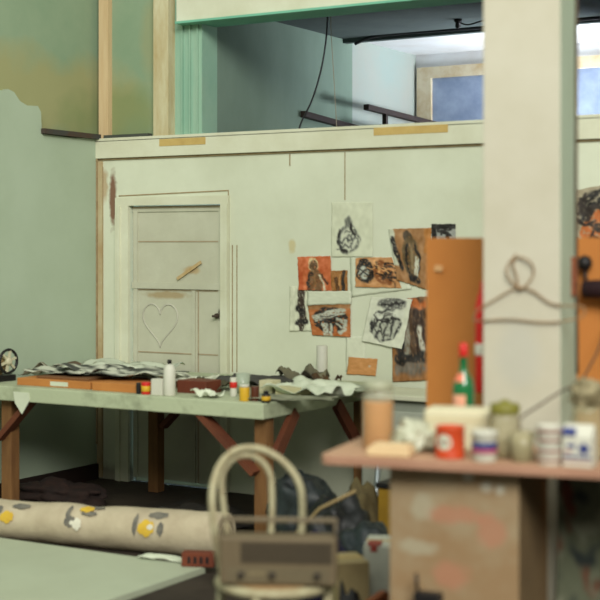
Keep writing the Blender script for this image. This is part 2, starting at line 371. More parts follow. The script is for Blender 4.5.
def quad_sheet(name, corners, fn, label, cat='drawing', group=None, nu=44, nv=44, off=.004, curl=.004, thick=.0012, wall=True):
    # corners: TL, TR, BR, BL as room points
    TL, TR, BR, BL = [Vector(c) for c in corners]
    n = (TR-TL).cross(BL-TL).normalized()
    if n.y > 0: n = -n
    org = (BL+BR)/2
    b = B(); bm = b.bm; cl = bm.loops.layers.color.new('Col') if False else None
    V = []; cols = []
    sd = random.random()*50
    for j in range(nv+1):
        row = []
        for i in range(nu+1):
            u, v = i/nu, j/nv
            p = (TL*(1-u)+TR*u)*(1-v)+(BL*(1-u)+BR*u)*v
            cu = curl*(.4+noise.noise(Vector((u*2+sd, v*2, 0))))+curl*1.2*max(0, v-.85)/.15*(.5+.5*math.sin(u*4+sd))
            e = min(u, 1-u, v, 1-v)
            jit = Vector((noise.noise(Vector((u*9+sd, v*9, 5))), 0, noise.noise(Vector((u*9, v*9+sd, 8)))))*.004*(1 if e == 0 else 0)
            row.append(bm.verts.new(p+n*(off+max(0, cu))+jit-org)); c = fn(u, v); cols.append(lin(c))
        V.append(row)
    for j in range(nv):
        for i in range(nu):
            f = bm.faces.new((V[j][i], V[j+1][i], V[j+1][i+1], V[j][i+1])); f.smooth = True
    o = b.build(name, VC, loc=org)
    me = o.data; ca = me.color_attributes.new('Col', 'FLOAT_COLOR', 'POINT')
    for i, c in enumerate(cols): ca.data[i].color = c
    m = o.modifiers.new('thickness', 'SOLIDIFY'); m.thickness = thick; m.offset = 0
    return tag(o, label, cat, group)
def wq(x0, y0, x1, y1, x2=None, y2=None, x3=None, y3=None):
    if x2 is None: c = ((x0, y0), (x1, y0), (x1, y1), (x0, y1))
    else: c = ((x0, y0), (x1, y1), (x2, y2), (x3, y3))
    return [PYZ(p, q, YB) for p, q in c]
K = (46, 44, 42); G = (104, 106, 98); W = (178, 180, 164); OR = (180, 104, 60); BRN = (146, 104, 66); TAN = (176, 132, 84); PW = (208, 212, 186)
rs = random.Random(3)
def scribble(n, box, wd, col, kind='l', rr=rs, ln=.18):
    out = []
    for _ in range(n):
        x = rr.uniform(box[0], box[2]); y = rr.uniform(box[1], box[3]); a = rr.uniform(0, 6.28)
        out.append((kind, [(x, y), (x+ln*math.cos(a)*.5, y+ln*math.sin(a)*.5), (x+ln*math.cos(a+.7), y+ln*math.sin(a+.7))], wd, col))
    return out
PWs = (202, 205, 180)
pear = [('e', (.42, .66, .25, .26), 0, (196, 198, 178)), ('l', [(.40, .3), (.46, .34), (.48, .45), (.62, .55), (.68, .7), (.56, .86), (.4, .93), (.24, .88), (.16, .72), (.2, .58), (.33, .46), (.36, .34), (.40, .3)], .028, G), ('l', [(.2, .56), (.16, .72), (.24, .86), (.38, .92)], .03, K)]+scribble(14, (.24, .55, .56, .8), .012, (70, 72, 70), ln=.14)+[('l', [(.44, .3), (.4, .42)], .03, G), ('l', [(.46, .42), (.52, .56), (.6, .6)], .02, K)]
quad_sheet('charcoal_sketch', wq(332, 202, 373, 257), paint(PWs, pear, .02, 1), 'white paper with a small charcoal pear shape, topmost of the pinned sheets', off=.003, group='pinned works on the back wall')
# long sheet with dark left strokes
quad_sheet('ink_print', wq(290, 286, 312, 331), paint((204, 206, 182), [('l', [(.55, .05), (.5, .4), (.62, .7), (.55, .85)], .16, (60, 50, 42)), ('l', [(.35, .5), (.6, .6)], .08, K), ('l', [(.3, .82), (.8, .78)], .05, K)], .04, 2), 'pale sheet with a torn black streak, at the far left of the pinned works', off=.002, nu=24, nv=36, group='pinned works on the back wall')
fig = [('r', (0, 0, .64, .48), 0, (190, 104, 66)), ('r', (-.2, .44, .1, 1.1), 0, (184, 94, 58)), ('l', [(.33, .16), (.33, .3)], .14, (206, 186, 140)), ('e', (.33, .26, .085, .14), 0, (88, 66, 46)), ('e', (.36, .75, .17, .38), 0, (112, 84, 58)), ('l', [(.2, .95), (.22, .62), (.3, .5)], .035, K), ('l', [(.44, .55), (.52, .75), (.56, 1.0)], .03, (204, 196, 170)), ('l', [(.5, .5), (.6, .8)], .02, K), ('l', [(.34, .55), (.36, .95)], .03, (140, 108, 74)), ('r', (.66, .44, 1.1, 1.1), 0, (150, 106, 62)), ('l', [(.92, .5), (.9, .95)], .07, K), ('l', [(.72, .7), (.78, 1)], .04, (90, 62, 40))]
quad_sheet('figure_print', wq(298, 257, 331, 256, 332, 291, 299, 290)[:4], paint((188, 104, 64), [(k, ([(x*1.45, y) for x, y in g] if k == 'l' else ((g[0]*1.45, g[1], g[2]*1.45, g[3]) if k == 'e' else (g[0]*1.45, g[1], g[2]*1.45, g[3]))), w_, c) for k, g, w_, c in fig if c != (150, 106, 62)][:9], .05, 3), 'orange print of a dark bust with a pale halo, second work from the left', off=.005, nu=50, group='pinned works on the back wall')
quad_sheet('figure_print', wq(331.5, 271, 348, 270, 348, 291, 331.5, 291), paint((150, 104, 60), [('l', [(.8, .1), (.7, .5), (.78, 1)], .1, K), ('l', [(.3, .4), (.42, .9)], .1, (84, 60, 40)), ('l', [(.55, .2), (.5, .7)], .05, (186, 140, 90))], .05, 4), 'small brown scrap with a black upright stroke, right of the orange bust print', off=.005, nu=24, nv=28, group='pinned works on the back wall')
quad_sheet('blank_paper', wq(308, 291, 352, 291, 352, 304, 308, 305), paint((200, 204, 182), [], .02, 5), 'blank white paper strip between the orange bust print and the folded-form print', 'paper', off=.008, nu=16, nv=8, group='pinned works on the back wall')
pr = [('r', (-.1, -.1, 1.1, .16), 0, BRN), ('e', (.5, .5, .42, .42), 0, K), ('l', [(.12, .42), (.45, .3), (.8, .2)], .07, W), ('l', [(.15, .52), (.5, .4), (.85, .3)], .035, W), ('l', [(.35, .62), (.38, .95)], .07, W), ('l', [(.5, .65), (.5, .98)], .04, W), ('l', [(.68, .48), (.85, .55), (.86, .75), (.74, .88)], .06, W), ('l', [(.66, .6), (.76, .7)], .03, W), ('l', [(.3, .4), (.6, .36)], .012, K), ('l', [(.3, .48), (.7, .42)], .012, K), ('e', (.62, .8, .06, .12), 0, OR)]
quad_sheet('ink_print', wq(308, 305, 351, 303, 351, 337, 313, 335), paint((174, 106, 62), pr, .05, 6), 'brown-bordered black and white print of folded forms, lowest of the left cluster', off=.006, nu=56, nv=50, group='pinned works on the back wall')
quad_sheet('blank_paper', wq(350, 256, 398, 257, 412, 289, 351, 297), paint((204, 208, 186), [], .02, 7), 'white backing sheet behind the wide orange print', 'paper', off=.002, nu=16, nv=16, group='pinned works on the back wall')
pr2 = [('e', (.24, .45, .22, .42), 0, K), ('e', (.2, .5, .12, .22), 0, (180, 184, 170)), ('l', [(.12, .38), (.3, .6)], .02, K), ('l', [(.1, .6), (.28, .4)], .02, K), ('e', (.68, .5, .24, .4), 0, (130, 82, 50))]+scribble(14, (.5, .2, .85, .75), .02, K, ln=.25)+scribble(6, (.5, .25, .8, .7), .016, (226, 170, 110), ln=.2)
quad_sheet('ink_print', wq(356, 258, 392, 257, 402, 288, 356, 287), paint((188, 138, 92), pr2, .05, 8), 'wide orange print with two dark round scribbled heads below the pear sketch', off=.006, nu=60, nv=44, group='pinned works on the back wall')
pr3 = [('r', (-.1, -.1, .12, .7), 0, (198, 200, 178)), ('l', [(.06, .2), (.1, .45), (.22, .75)], .06, K), ('e', (.44, .14, .09, .10), 0, (72, 62, 50)), ('e', (.5, .5, .24, .36), 0, (102, 86, 62)), ('l', [(.42, .3), (.36, .6), (.46, .9)], .03, K), ('l', [(.62, .3), (.74, .5), (.7, .75)], .03, K), ('l', [(.5, .4), (.54, .7)], .04, (140, 122, 90)), ('l', [(.66, .56), (.64, .8)], .06, (206, 206, 186)), ('l', [(.5, .88), (.75, .9)], .05, K), ('r', (.85, -.1, 1.2, .4), 0, (172, 118, 66))]
quad_sheet('figure_print', wq(389, 229, 432, 228, 428, 290, 398, 280), paint((156, 116, 78), pr3, .05, 9), 'tall brown print of a standing dark figure, at the upper right of the pinned works', off=.007, nu=50, nv=60, group='pinned works on the back wall')
quad_sheet('ink_print', wq(432, 224, 456, 224, 456, 241, 432, 241), paint((150, 152, 146), [('r', (-.1, -.1, 1.1, .3), 0, K), ('r', (-.1, -.1, .2, 1.1), 0, K)]+scribble(12, (.2, .2, .8, .8), .05, K, ln=.3), .05, 10), 'small black and white scrap above the hardboard panel top', off=.004, nu=30, nv=24, group='pinned works on the back wall')
pr4 = [('r', (-.1, -.1, .12, 1.1), 0, BRN), ('e', (.5, .35, .5, .45), 0, (84, 66, 52)), ('l', [(.3, .1), (.25, .6)], .1, K), ('l', [(.7, .15), (.78, .55)], .14, (58, 46, 40)), ('l', [(.4, .35), (.42, .65)], .08, (140, 136, 122)), ('l', [(.75, .4), (.85, .66)], .06, (196, 192, 176)), ('l', [(.12, .74), (.95, .72)], .07, K), ('l', [(.12, .86), (.95, .84)], .05, (110, 102, 92)), ('r', (-.1, .94, 1.1, 1.2), 0, BRN), ('l', [(.5, .05), (.9, .1)], .06, OR)]
quad_sheet('figure_print', wq(392, 300, 428, 296, 430, 380, 393, 382), paint((130, 100, 74), pr4, .05, 11), 'large dark brown print low on the wall, half behind the hardboard panel', off=.004, nu=44, nv=66, group='pinned works on the back wall')
pr5 = [('e', (.55, .12, .34, .14), 0, (104, 104, 98)), ('l', [(.3, .16), (.8, .1)], .03, K), ('e', (.48, .58, .38, .34), 0, (60, 60, 58)), ('l', [(.18, .45), (.5, .36), (.84, .3)], .07, (206, 208, 192)), ('l', [(.2, .5), (.82, .42)], .02, K), ('l', [(.3, .56), (.26, .8)], .05, W), ('l', [(.44, .55), (.42, .86)], .045, W), ('l', [(.6, .5), (.56, .84)], .04, W), ('l', [(.76, .48), (.7, .8)], .05, W)]+scribble(8, (.25, .35, .75, .8), .012, K, ln=.22)
quad_sheet('ink_print', wq(372, 297, 413, 299, 403, 349, 363, 341), paint((206, 208, 188), pr5, .03, 12), 'white sheet with black brush drawing of a bundled form, tilted over the dark brown print', off=.012, nu=60, nv=60, group='pinned works on the back wall')
quad_sheet('brown_card', wq(349, 357, 378, 359, 376, 376, 347, 374), paint((190, 136, 84), [('l', [(.72, .48), (.76, .46)], .03, W)], .03, 13), 'plain brown card pinned low on the wall just above the worktable', 'card', off=.003, nu=20, nv=16, group='pinned works on the back wall')
quad_sheet('blank_paper', wq(346, 336, 366, 336, 364, 372, 346, 372)[:4], paint((206, 209, 187), [], .02, 14), 'blank white sheet on the wall above the brown card', 'paper', off=.0015, nu=10, nv=14, curl=.001, group='pinned works on the back wall')
pr6 = [('l', [(.0, .35), (.2, .15), (.5, .05), (.9, .02)], .07, K), ('l', [(.05, .5), (.25, .28), (.7, .16)], .05, K), ('e', (.35, .7, .28, .3), 0, OR)]+scribble(14, (.05, .35, .9, .9), .03, (60, 54, 50), ln=.3)
quad_sheet('ink_print', wq(577, 190, 640, 178, 640, 250, 577, 250), paint((160, 150, 126), pr6, .05, 15), 'dark brushed print with orange patches on the wall right of the pillar', off=.006, nu=60, nv=60, group='pinned works on the back wall')

# ================= BIG WORKTABLE =================
TX0, TX1, TY0, TY1, TZ = -6.44, -4.20, 6.62, 8.03, .82
tb = thing('work_table', 'large white paint-spattered worktable on braced timber legs in front of the door', 'table', ((TX0+TX1)/2, (TY0+TY1)/2, 0))
ox, oy = (TX0+TX1)/2, (TY0+TY1)/2
b = B(); b.box((0, 0, TZ-.045), (TX1-TX0, TY1-TY0, .09), bev=.006); b.build('tabletop', TABW, tb)
for (lx, ly) in ((-6.17, 6.74), (-4.27, 6.74), (-5.86, 7.86), (-4.27, 7.90)):
    b = B(); b.box((lx-ox, ly-oy, (TZ-.09)/2), (.082, .08, TZ-.09), bev=.004); b.build('leg', LEGW, tb)
def brace(p, q, m=BRACE): b = B(); b.bar(Vector(p)-Vector((ox, oy, 0)), Vector(q)-Vector((ox, oy, 0)), .035, .075, up=(0, 1, .01)); b.build('brace', m, tb)
brace((-6.20, 6.68, .48), (-5.93, 6.68, .74)); brace((-4.28, 6.67, .42), (-4.66, 6.67, .74)); brace((-4.21, 6.76, .50), (-4.21, 6.98, .74))
brace((-4.20, 7.86, .32), (-4.20, 7.45, .74)); brace((-5.80, 7.86, .45), (-5.50, 7.86, .74))
b = B()
p = PY(21, 6.612); b.prism([(p.x-.065, .79), (p.x+.06, .79), (p.x+.065, .74), (p.x+.005, .655), (p.x-.05, .72)], 6.6205, 6.613, lambda x, y, z: Vector((x, z, y))); tag(b.build('paper_scrap', PAPERW), 'small white torn paper hanging over the front edge of the worktable', 'paper')

# --- things on the worktable ---
def crumple(name, c, w, d, h, m, label, cat='paper', rz=0., nu=26, nv=18, sd=0, fn=None, lift=0.0, group=None, amp=1.0, low=0.0):
    b = B(); V = []; cols = []
    for j in range(nv+1):
        row = []
        for i in range(nu+1):
            u, v = i/nu, j/nv
            x = (u-.5)*w; y = (v-.5)*d
            n1 = noise.noise(Vector((u*3+sd, v*3, sd))); n2 = noise.noise(Vector((u*8+sd, v*8, sd*2)))
            z = h*(.5+.9*n1)+h*.35*n2
            jx = noise.noise(Vector((v*4+sd, .5, 1)))*w*.06; jy = noise.noise(Vector((u*4+sd, 2.5, 1)))*d*.1
            row.append(b.bm.verts.new((x+jx, y+jy, max(low, z*amp)+lift)))
            if fn: cols.append(lin(fn(u, v)))
        V.append(row)
    for j in range(nv):
        for i in range(nu):
            f = b.bm.faces.new((V[j][i], V[j][i+1], V[j+1][i+1], V[j+1][i])); f.smooth = True
    o = b.build(name, VC if fn else m, loc=c, rz=rz)
    if fn:
        ca = o.data.color_attributes.new('Col', 'FLOAT_COLOR', 'POINT')
        for i, cc in enumerate(cols): ca.data[i].color = cc
    md = o.modifiers.new('thickness', 'SOLIDIFY'); md.thickness = .0025; md.offset = 1
    return tag(o, label, cat, group)
def flatbox(name, pxa, pxb, Y, dep, z0, h, m, label, cat='box', lid=None, rz=0, bev=.003):
    a, c = PY(pxa, Y), PY(pxb, Y); t = thing(name, label, cat, ((a.x+c.x)/2, Y+dep/2, z0), rz)
    b = B(); b.box((0, 0, h/2), (abs(c.x-a.x), dep, h), bev=bev); b.build('body', m, t)
    if lid:
        b = B(); b.box((lid[0], -dep/2-.001, h/2+lid[3] if len(lid) > 3 else h/2), (lid[1], .002, h*lid[2])); b.build('paper_label', lid[4] if len(lid) > 4 else PAPERW, t)
    return t
CARDO = mat('orange_card', (186, 124, 64), .7, (168, 106, 52), 5, .7)
flatbox('drawing_portfolio', 17, 90, 6.72, .5, TZ, .045, CARDO, 'orange-brown flat portfolio at the left front of the worktable', 'portfolio', (.05, .14, .6))
flatbox('drawing_portfolio', 92, 137, 6.70, .5, TZ, .05, CARDO, 'shorter orange-brown flat box beside the small red tin', 'portfolio')
flatbox('cardboard_sheet', 36, 88, 6.77, .4, TZ+.046, .012, mat('dark_card', (120, 82, 50), .8), 'dark brown card sheet resting on the left portfolio', 'card')
def bw(sd, base=(186, 188, 170), dark=(70, 72, 66), k=.0):
    def f(u, v):
        n = noise.noise(Vector((u*2.2+sd, v*6+u*2, sd)))+.35*noise.noise(Vector((u*9+sd, v*14, sd)))
        a = max(0, min(1, .5+(n-.08+k)*5)); return [base[i]*(1-a)+dark[i]*a for i in range(3)]
    return f
cr = 'loose prints and papers heaped on the worktable'
for i, (p, Y, w_, d_, z_, h_, lab, fnn) in enumerate([
    (70, 7.0, .5, .30, .885, .03, 'black-streaked print at the left end of the paper heap', bw(1)),
    (105, 7.05, .55, .34, .895, .045, 'crumpled black and white print in the middle of the paper heap', bw(5, k=.12)),
    (142, 7.0, .50, .34, .90, .03, 'black-streaked print behind the white bottle', bw(9, k=.1)),
    (120, 7.45, .75, .42, .86, .075, 'pale curled sheet at the back of the paper heap below the door', bw(12, (192, 198, 178), (150, 154, 138), -.1)),
    (176, 7.2, .42, .36, .85, .04, 'pale sheet at the right end of the paper heap', bw(15, (200, 202, 182), (110, 110, 98), -.05)),
    (60, 7.35, .45, .3, .83, .07, 'grey-green print at the back left of the worktable', bw(18, (150, 150, 130), (90, 76, 60), 0))]):
    q = PY(p, Y); crumple('loose_print', (q.x, q.y, z_), w_, d_, h_, None, lab, 'print', R(random.uniform(-8, 8)), sd=i*3.3+1, fn=fnn, group=cr)
def tin(name, px, Y, r, h, m, label, cat='tin', z=TZ, band=None, lid=None, prof=None, rz=0, d=None, group=None, seg=24):
    q = PY(px, Y, z) if d is None else CD(px, d, z)
    t = thing(name, label, cat, q, rz, group)
    b = B(); b.lathe(prof or [(r*.96, 0), (r, .004), (r, h-.004), (r*.96, h)], seg=seg); b.build('body', m, t)
    if band:
        for (z0, z1, bm_) in band:
            b = B(); b.lathe([(r+.0008, z0), (r+.0015, z0+.001), (r+.0015, z1-.001), (r+.0008, z1)], seg=seg); b.build('band', bm_, t)
    if lid:
        lr, lh, lm = lid; b = B(); b.lathe([(lr, 0), (lr, lh*.8), (lr*.92, lh)], (0, 0, h), seg); b.build('lid', lm, t)
    return t
tin('paint_tin', 138.5, 6.68, .014, .066, BLACK, 'narrow black tube left of the red and yellow tin', 'tube')
tin('paint_tin', 146, 6.69, .027, .072, REDM, 'small red tin with a yellow band beside the white carton', band=[(.018, .05, YELLOW)])
flatbox('white_carton', 151, 162, 6.67, .06, TZ, .095, WHITEP, 'small white carton left of the white bottle')
tin('white_bottle', 169.5, 6.70, .036, .185, WHITEP, 'white plastic bottle with black cap on the front edge of the worktable', 'bottle', prof=[(.034, 0), (.036, .005), (.036, .15), (.028, .172), (.014, .185)], lid=(.013, .025, BLACK))
flatbox('brown_box', 177, 206, 6.86, .16, TZ, .075, mat('red_brown_box', (104, 52, 34), .6, (86, 42, 30), 6, .7), 'dark red-brown flat box right of the white bottle')
crumple('paint_rag', PY(208, 6.74, TZ+.002), .16, .12, .04, PAPERW, 'white crumpled rag at the front edge beside the red-brown box', 'rag', sd=4.4)
crumple('dark_rag', PY(212, 7.1, TZ+.004), .3, .25, .05, mat('olive_cloth', (84, 80, 56), .9, (60, 58, 44), 8, .7), 'dark olive crumpled cloth behind the white rag', 'cloth', sd=8.8)
tin('spray_can', 233.5, 6.85, .02, .11, WHITEP, 'slim white can with a red top left of the yellow jar', 'can', band=[(.05, .085, REDM)])
tin('glass_cup', 243, 7.0, .042, .12, mat('greenish_glass', (160, 170, 150), .2, (140, 150, 130), 9, .5), 'greenish cup behind the yellow jar', 'cup', prof=[(.034, 0), (.042, .12), (.038, .119), (.03, .006)])
tin('yellow_jar', 244.5, 6.69, .029, .078, YELLOW, 'yellow paint jar near the right front corner of the worktable', 'jar', lid=(.028, .014, WHITEP))
tin('brown_jar', 255, 6.72, .024, .082, mat('brown_glaze', (84, 44, 28), .4), 'dark brown jar touching the yellow jar', 'jar')
tin('ink_bottle', 266, 6.68, .024, .05, BLACK, 'small black ink bottle with yellow label by the right corner', 'bottle', prof=[(.023, 0), (.024, .004), (.024, .045), (.014, .052)], band=[(.012, .036, YELLOW)], lid=(.014, .016, BLACK))
flatbox('cream_box', 275, 300, 7.05, .12, TZ, .05, mat('dull_cream', (184, 178, 140), .7), 'dull cream flat box behind the ink bottle')
flatbox('cream_box', 259, 272, 7.1, .1, TZ, .075, mat('dull_cream2', (196, 190, 156), .7), 'small upright cream box left of the dull cream flat box')
DG = mat('dark_grey_cloth', (72, 72, 66), .9, (54, 50, 48), 8, .7)
crumple('dark_cloth', PY(268, 7.45, TZ+.01), .55, .32, .055, DG, 'dark grey crumpled cloth at the back of the worktable right of the door', 'cloth', sd=2.2)
crumple('grey_bag', PY(303, 7.6, TZ+.01), .26, .22, .095, mat('grey_olive_bag', (112, 108, 84), .9, (66, 62, 52), 6, .9), 'grey-olive crumpled bag left of the white can', 'bag', sd=6.1)
crumple('black_bag', PY(323, 7.62, TZ+.005), .2, .14, .075, mat('black_brown_bag', (52, 40, 30), .8, (110, 80, 40), 8, .6), 'black-brown crumpled bag in front of the white can', 'bag', sd=9.7)
tin('white_can', 322, 7.86, .036, .235, WHITEP, 'tall white can with a red stripe against the back wall', 'can', band=[(.03, .05, REDM)])
q = PY(322, 7.818, TZ); b = B(); b.box((q.x-.012, q.y, TZ+.14), (.01, .004, .11)); 
b.bm.free()
crumple('large_white_paper', PY(313, 7.15, TZ+.01), .52, .34, .085, mat('folded_paper', (204, 210, 188), .7, (186, 192, 168), 4, .5), 'large folded white paper on the right part of the worktable', rz=R(-6), sd=13.1, amp=.9)
crumple('thin_paper', PY(342, 7.5, TZ+.004), .4, .34, .025, mat('pale_grey_paper', (170, 178, 156), .8, (120, 124, 104), 6, .9), 'pale grey speckled paper near the back right corner of the worktable', rz=R(10), sd=16.1)
crumple('thin_paper', PY(290, 6.85, TZ+.003), .5, .2, .02, mat('pale_grey_paper2', (150, 152, 128), .8, (96, 98, 80), 9, .9), 'paint-stained paper along the right side of the worktable', rz=R(20), sd=19.1)
# hand-wheel machine at left
q = PY(4, 6.86, TZ); t = thing('sewing_machine', 'old machine with a black spoked hand wheel at the left end of the worktable', 'machine', q, R(-4))
b = B(); b.box((-.12, 0, .02), (.30, .16, .04), bev=.006); b.build('base', BLACK, t)
b = B(); b.lathe([(.035, -.26), (.06, -.24), (.066, -.1), (.055, -.02), (.03, 0)], (.01, 0, .115), 20, 'x'); b.box((-.1, 0, .07), (.12, .06, .08), bev=.01); b.build('body', mat('tan_body', (150, 128, 88), .5, (110, 90, 60), 8, .6), t)
wh = B(); pts = [(0.04, .075*math.cos(a*math.pi/12), .13+.075*math.sin(a*math.pi/12)) for a in range(24)]; wh.tube(pts, .0095, 8, closed=True); wheel = wh.build('hand_wheel', BLACK, t)
b = B()
for k in range(3):
    a = k*math.pi/3+.3; b.bar((.04, -.07*math.cos(a), .13-.07*math.sin(a)), (.04, .07*math.cos(a), .13+.07*math.sin(a)), .014, .014, up=(1, 0, 0))
b.lathe([(.024, -.01), (.026, .012), (.014, .02)], (.04, 0, .13), 16, 'x'); b.build('spokes', mat('cream_enamel', (196, 190, 160), .5), wheel)
# side cabinet right of the table
t = thing('side_cabinet', 'low white-topped cabinet against the back wall right of the worktable', 'cabinet', (-3.55, 7.80, 0))
b = B(); b.box((0, -.01, .785), (1.18, .46, .03), bev=.004); b.build('cabinet_top', mat('cab_white', (206, 206, 180), .6, (184, 184, 160), 4, .6), t)
b = B(); b.box((0, .01, .42), (1.12, .42, .70)); b.build('body', mat('cab_grey', (150, 156, 142), .7, (128, 132, 118), 4, .7), t)
for s in (-1, 1):
    b = B(); b.box((s*.28, -.208, .40), (.53, .016, .60), bev=.004); dd = b.build('cabinet_door', mat('cab_door', (170, 174, 158), .6), t)
    b = B(); b.lathe([(.008, 0), (.008, -.02), (.016, -.03), (.01, -.036)], (s*.06, -.216, .5), 12, 'y'); b.build('knob', METAL, dd)
b = B(); b.box((0, .01, .035), (1.06, .38, .07)); b.build('plinth', BLACK, t)

# ================= FLOOR STUFF =================
# floral roll
p0 = CD(226, 7.66); p1 = CD(0, 8.21); dirv = (p1-p0).normalized(); p2 = p0+dirv*2.05
RUG = mat('roll_cloth', (188, 176, 150), .85, (160, 146, 122), 5, .7, bump=.3)
t = thing('fabric_roll', 'long rolled cream floral fabric lying on the floor in front of the worktable', 'fabric roll', ((p0.x+p2.x)/2, (p0.y+p2.y)/2, 0), math.atan2(dirv.y, dirv.x))
Lr = (p2-p0).length; b = B(); rings = []
for i in range(61):
    s = i/60; r0 = .126-.022*s+.006*noise.noise(Vector((s*9, 1, 2))); x = -Lr/2+Lr*s
    rings.append([Vector((x, math.cos(a*math.pi/16)*r0*(1+.03*noise.noise(Vector((s*12, a*.4, 0)))), max(.0, r0*.985+math.sin(a*math.pi/16)*r0*(1+.05*noise.noise(Vector((s*14, a*.5, 4))))))) for a in range(32)])
b.loft(rings); roll = b.build('roll', RUG, t)
b = B(); pts = []
for k in range(60): a = k*.35; rr = .012+.10*k/60; pts.append((-Lr/2-.003, rr*math.cos(a), .124+rr*math.sin(a)))
b.tube(pts, .003, 5); b.build('spiral_edge', mat('roll_edge', (120, 108, 88), .9), t)
# printed flowers conforming to roll front-top; local +x runs left in the photo
def rollpt(x, ang, e=.002):
    s = (x+Lr/2)/Lr; r0 = .126-.022*s
    return Vector((x, math.cos(ang)*(r0+e), r0*.985+math.sin(ang)*(r0+e)))
def petal(x, ang, rx, ra, m, name='flower_print'):
    b = B(); c = rollpt(x, ang, .006); n = 14
    vs = [b.bm.verts.new(rollpt(x+rx*math.cos(2*math.pi*k/n), ang+ra*math.sin(2*math.pi*k/n), .005)) for k in range(n)]; cv = b.bm.verts.new(c)
    fs = [b.bm.faces.new((cv, vs[k], vs[(k+1) % n])) for k in range(n)]
    return b, fs
fy = mat('flower_yellow', (206, 172, 60), .8, (190, 150, 50), 20, .6); fk = mat('flower_grey', (92, 90, 84), .85, (130, 124, 110), 20, .7); fw = mat('flower_white', (212, 208, 190), .85)
side = 1
sgn = 1 if (Matrix.Rotation(math.atan2(dirv.y, dirv.x), 3, 'Z') @ Vector((0, 1, 0))).y < 0 else -1   # camera-side of the roll
def fang(a): return a if sgn > 0 else math.pi-a
def fxpos(px): 
    best = None
    for k in range(400):
        x = -Lr/2+Lr*k/399; q = p0+dirv*(x+Lr/2); d = -SP*q.x+CP*q.y; u = (CP*q.x+SP*q.y)/d
        if best is None or abs(300+u*F-px) < best[0]: best = (abs(300+u*F-px), x)
    return best[1]
def flowers():
    my, mk, mw = [], [], []
    for (px, a, rx, ra, L_) in [(17, .35, .045, .30, my), (28, 1.0, .06, .18, mk), (8, .7, .02, .25, mk), (93, 1.05, .045, .2, my), (80, .35, .035, .28, mk), (88, .25, .028, .28, mw), (97, .8, .05, .12, mk), (102, 1.2, .05, .1, mk), (77, .85, .015, .4, mk), (156, .3, .05, .36, my), (165, .95, .06, .2, mk), (145, .45, .015, .5, mk), (170, .3, .02, .3, mk), (160, .35, .02, .12, mw), (82, .3, .012, .1, mw)]: L_.append((fxpos(px), fang(a), rx, ra))
    for nm, L_, m, e in (('grey_flower_print', mk, fk, .0015), ('yellow_flower_print', my, fy, .003), ('white_flower_print', mw, fw, .0045)):
        for (x, a, rx, ra) in L_:
            b = B(); n = 16; N_ = 4
            cen = b.bm.verts.new(rollpt(x, a, e+.003)); rings_ = []
            for q in range(1, N_+1):
                rr = q/N_; rings_.append([b.bm.verts.new(rollpt(x+rx*rr*math.cos(2*math.pi*k/n)*(1+.2*math.sin(k*3.1)), a+ra*rr*math.sin(2*math.pi*k/n)*(1+.2*math.sin(k*2.3)), e+.003)) for k in range(n)])
            for k in range(n): b.bm.faces.new((cen, rings_[0][k], rings_[0][(k+1) % n]))
            for q in range(N_-1):
                for k in range(n): b.bm.faces.new((rings_[q][k], rings_[q+1][k], rings_[q+1][(k+1) % n], rings_[q][(k+1) % n]))
            for f in b.bm.faces: f.smooth = True
            b.build(nm, m, roll)
flowers()
# white panel flat on the floor
b = B(); b.box((0, 0, .0175), (2.3, 1.6, .035), bev=.002)
tag(b.build('white_board', mat('white_board_paint', (176, 184, 160), .6, (164, 170, 146), 2, .6), loc=(-4.18-1.15, 6.03-.8, 0)), 'large flat white board lying on the floor in the lower left', 'board')
# strip of torn paper between roll and board
q = CD(160, 7.6); crumple('torn_paper', (CD(165, 7.48).x, CD(165, 7.48).y, .037), .30, .09, .016, PAPERW, 'white torn paper on the board edge beside the brick', rz=R(8), sd=22, nu=20, nv=8)
# perforated brick
q = CD(199, 7.34, .036); t = thing('brick', 'red-brown brick with dark holes on the corner of the white board', 'brick', q, PHI-R(8))
b = B(); b.box((0, 0, .036), (.17, .075, .072), bev=.004); b.build('body', mat('brick_red', (112, 58, 38), .85, (90, 44, 30), 12, .7, bump=.3), t)
b = B()
for k in range(4): b.box((-.045+.032*k, -.038, .036), (.014, .003, .034))
b.build('hole', BLACK, t)

# ---- bentwood chair ----
CW = mat('worn_cream_chair', (168, 162, 130), .55, (120, 98, 66), 14, .8, contrast=(.45, .75))
sc_ = CD(275, 5.16)
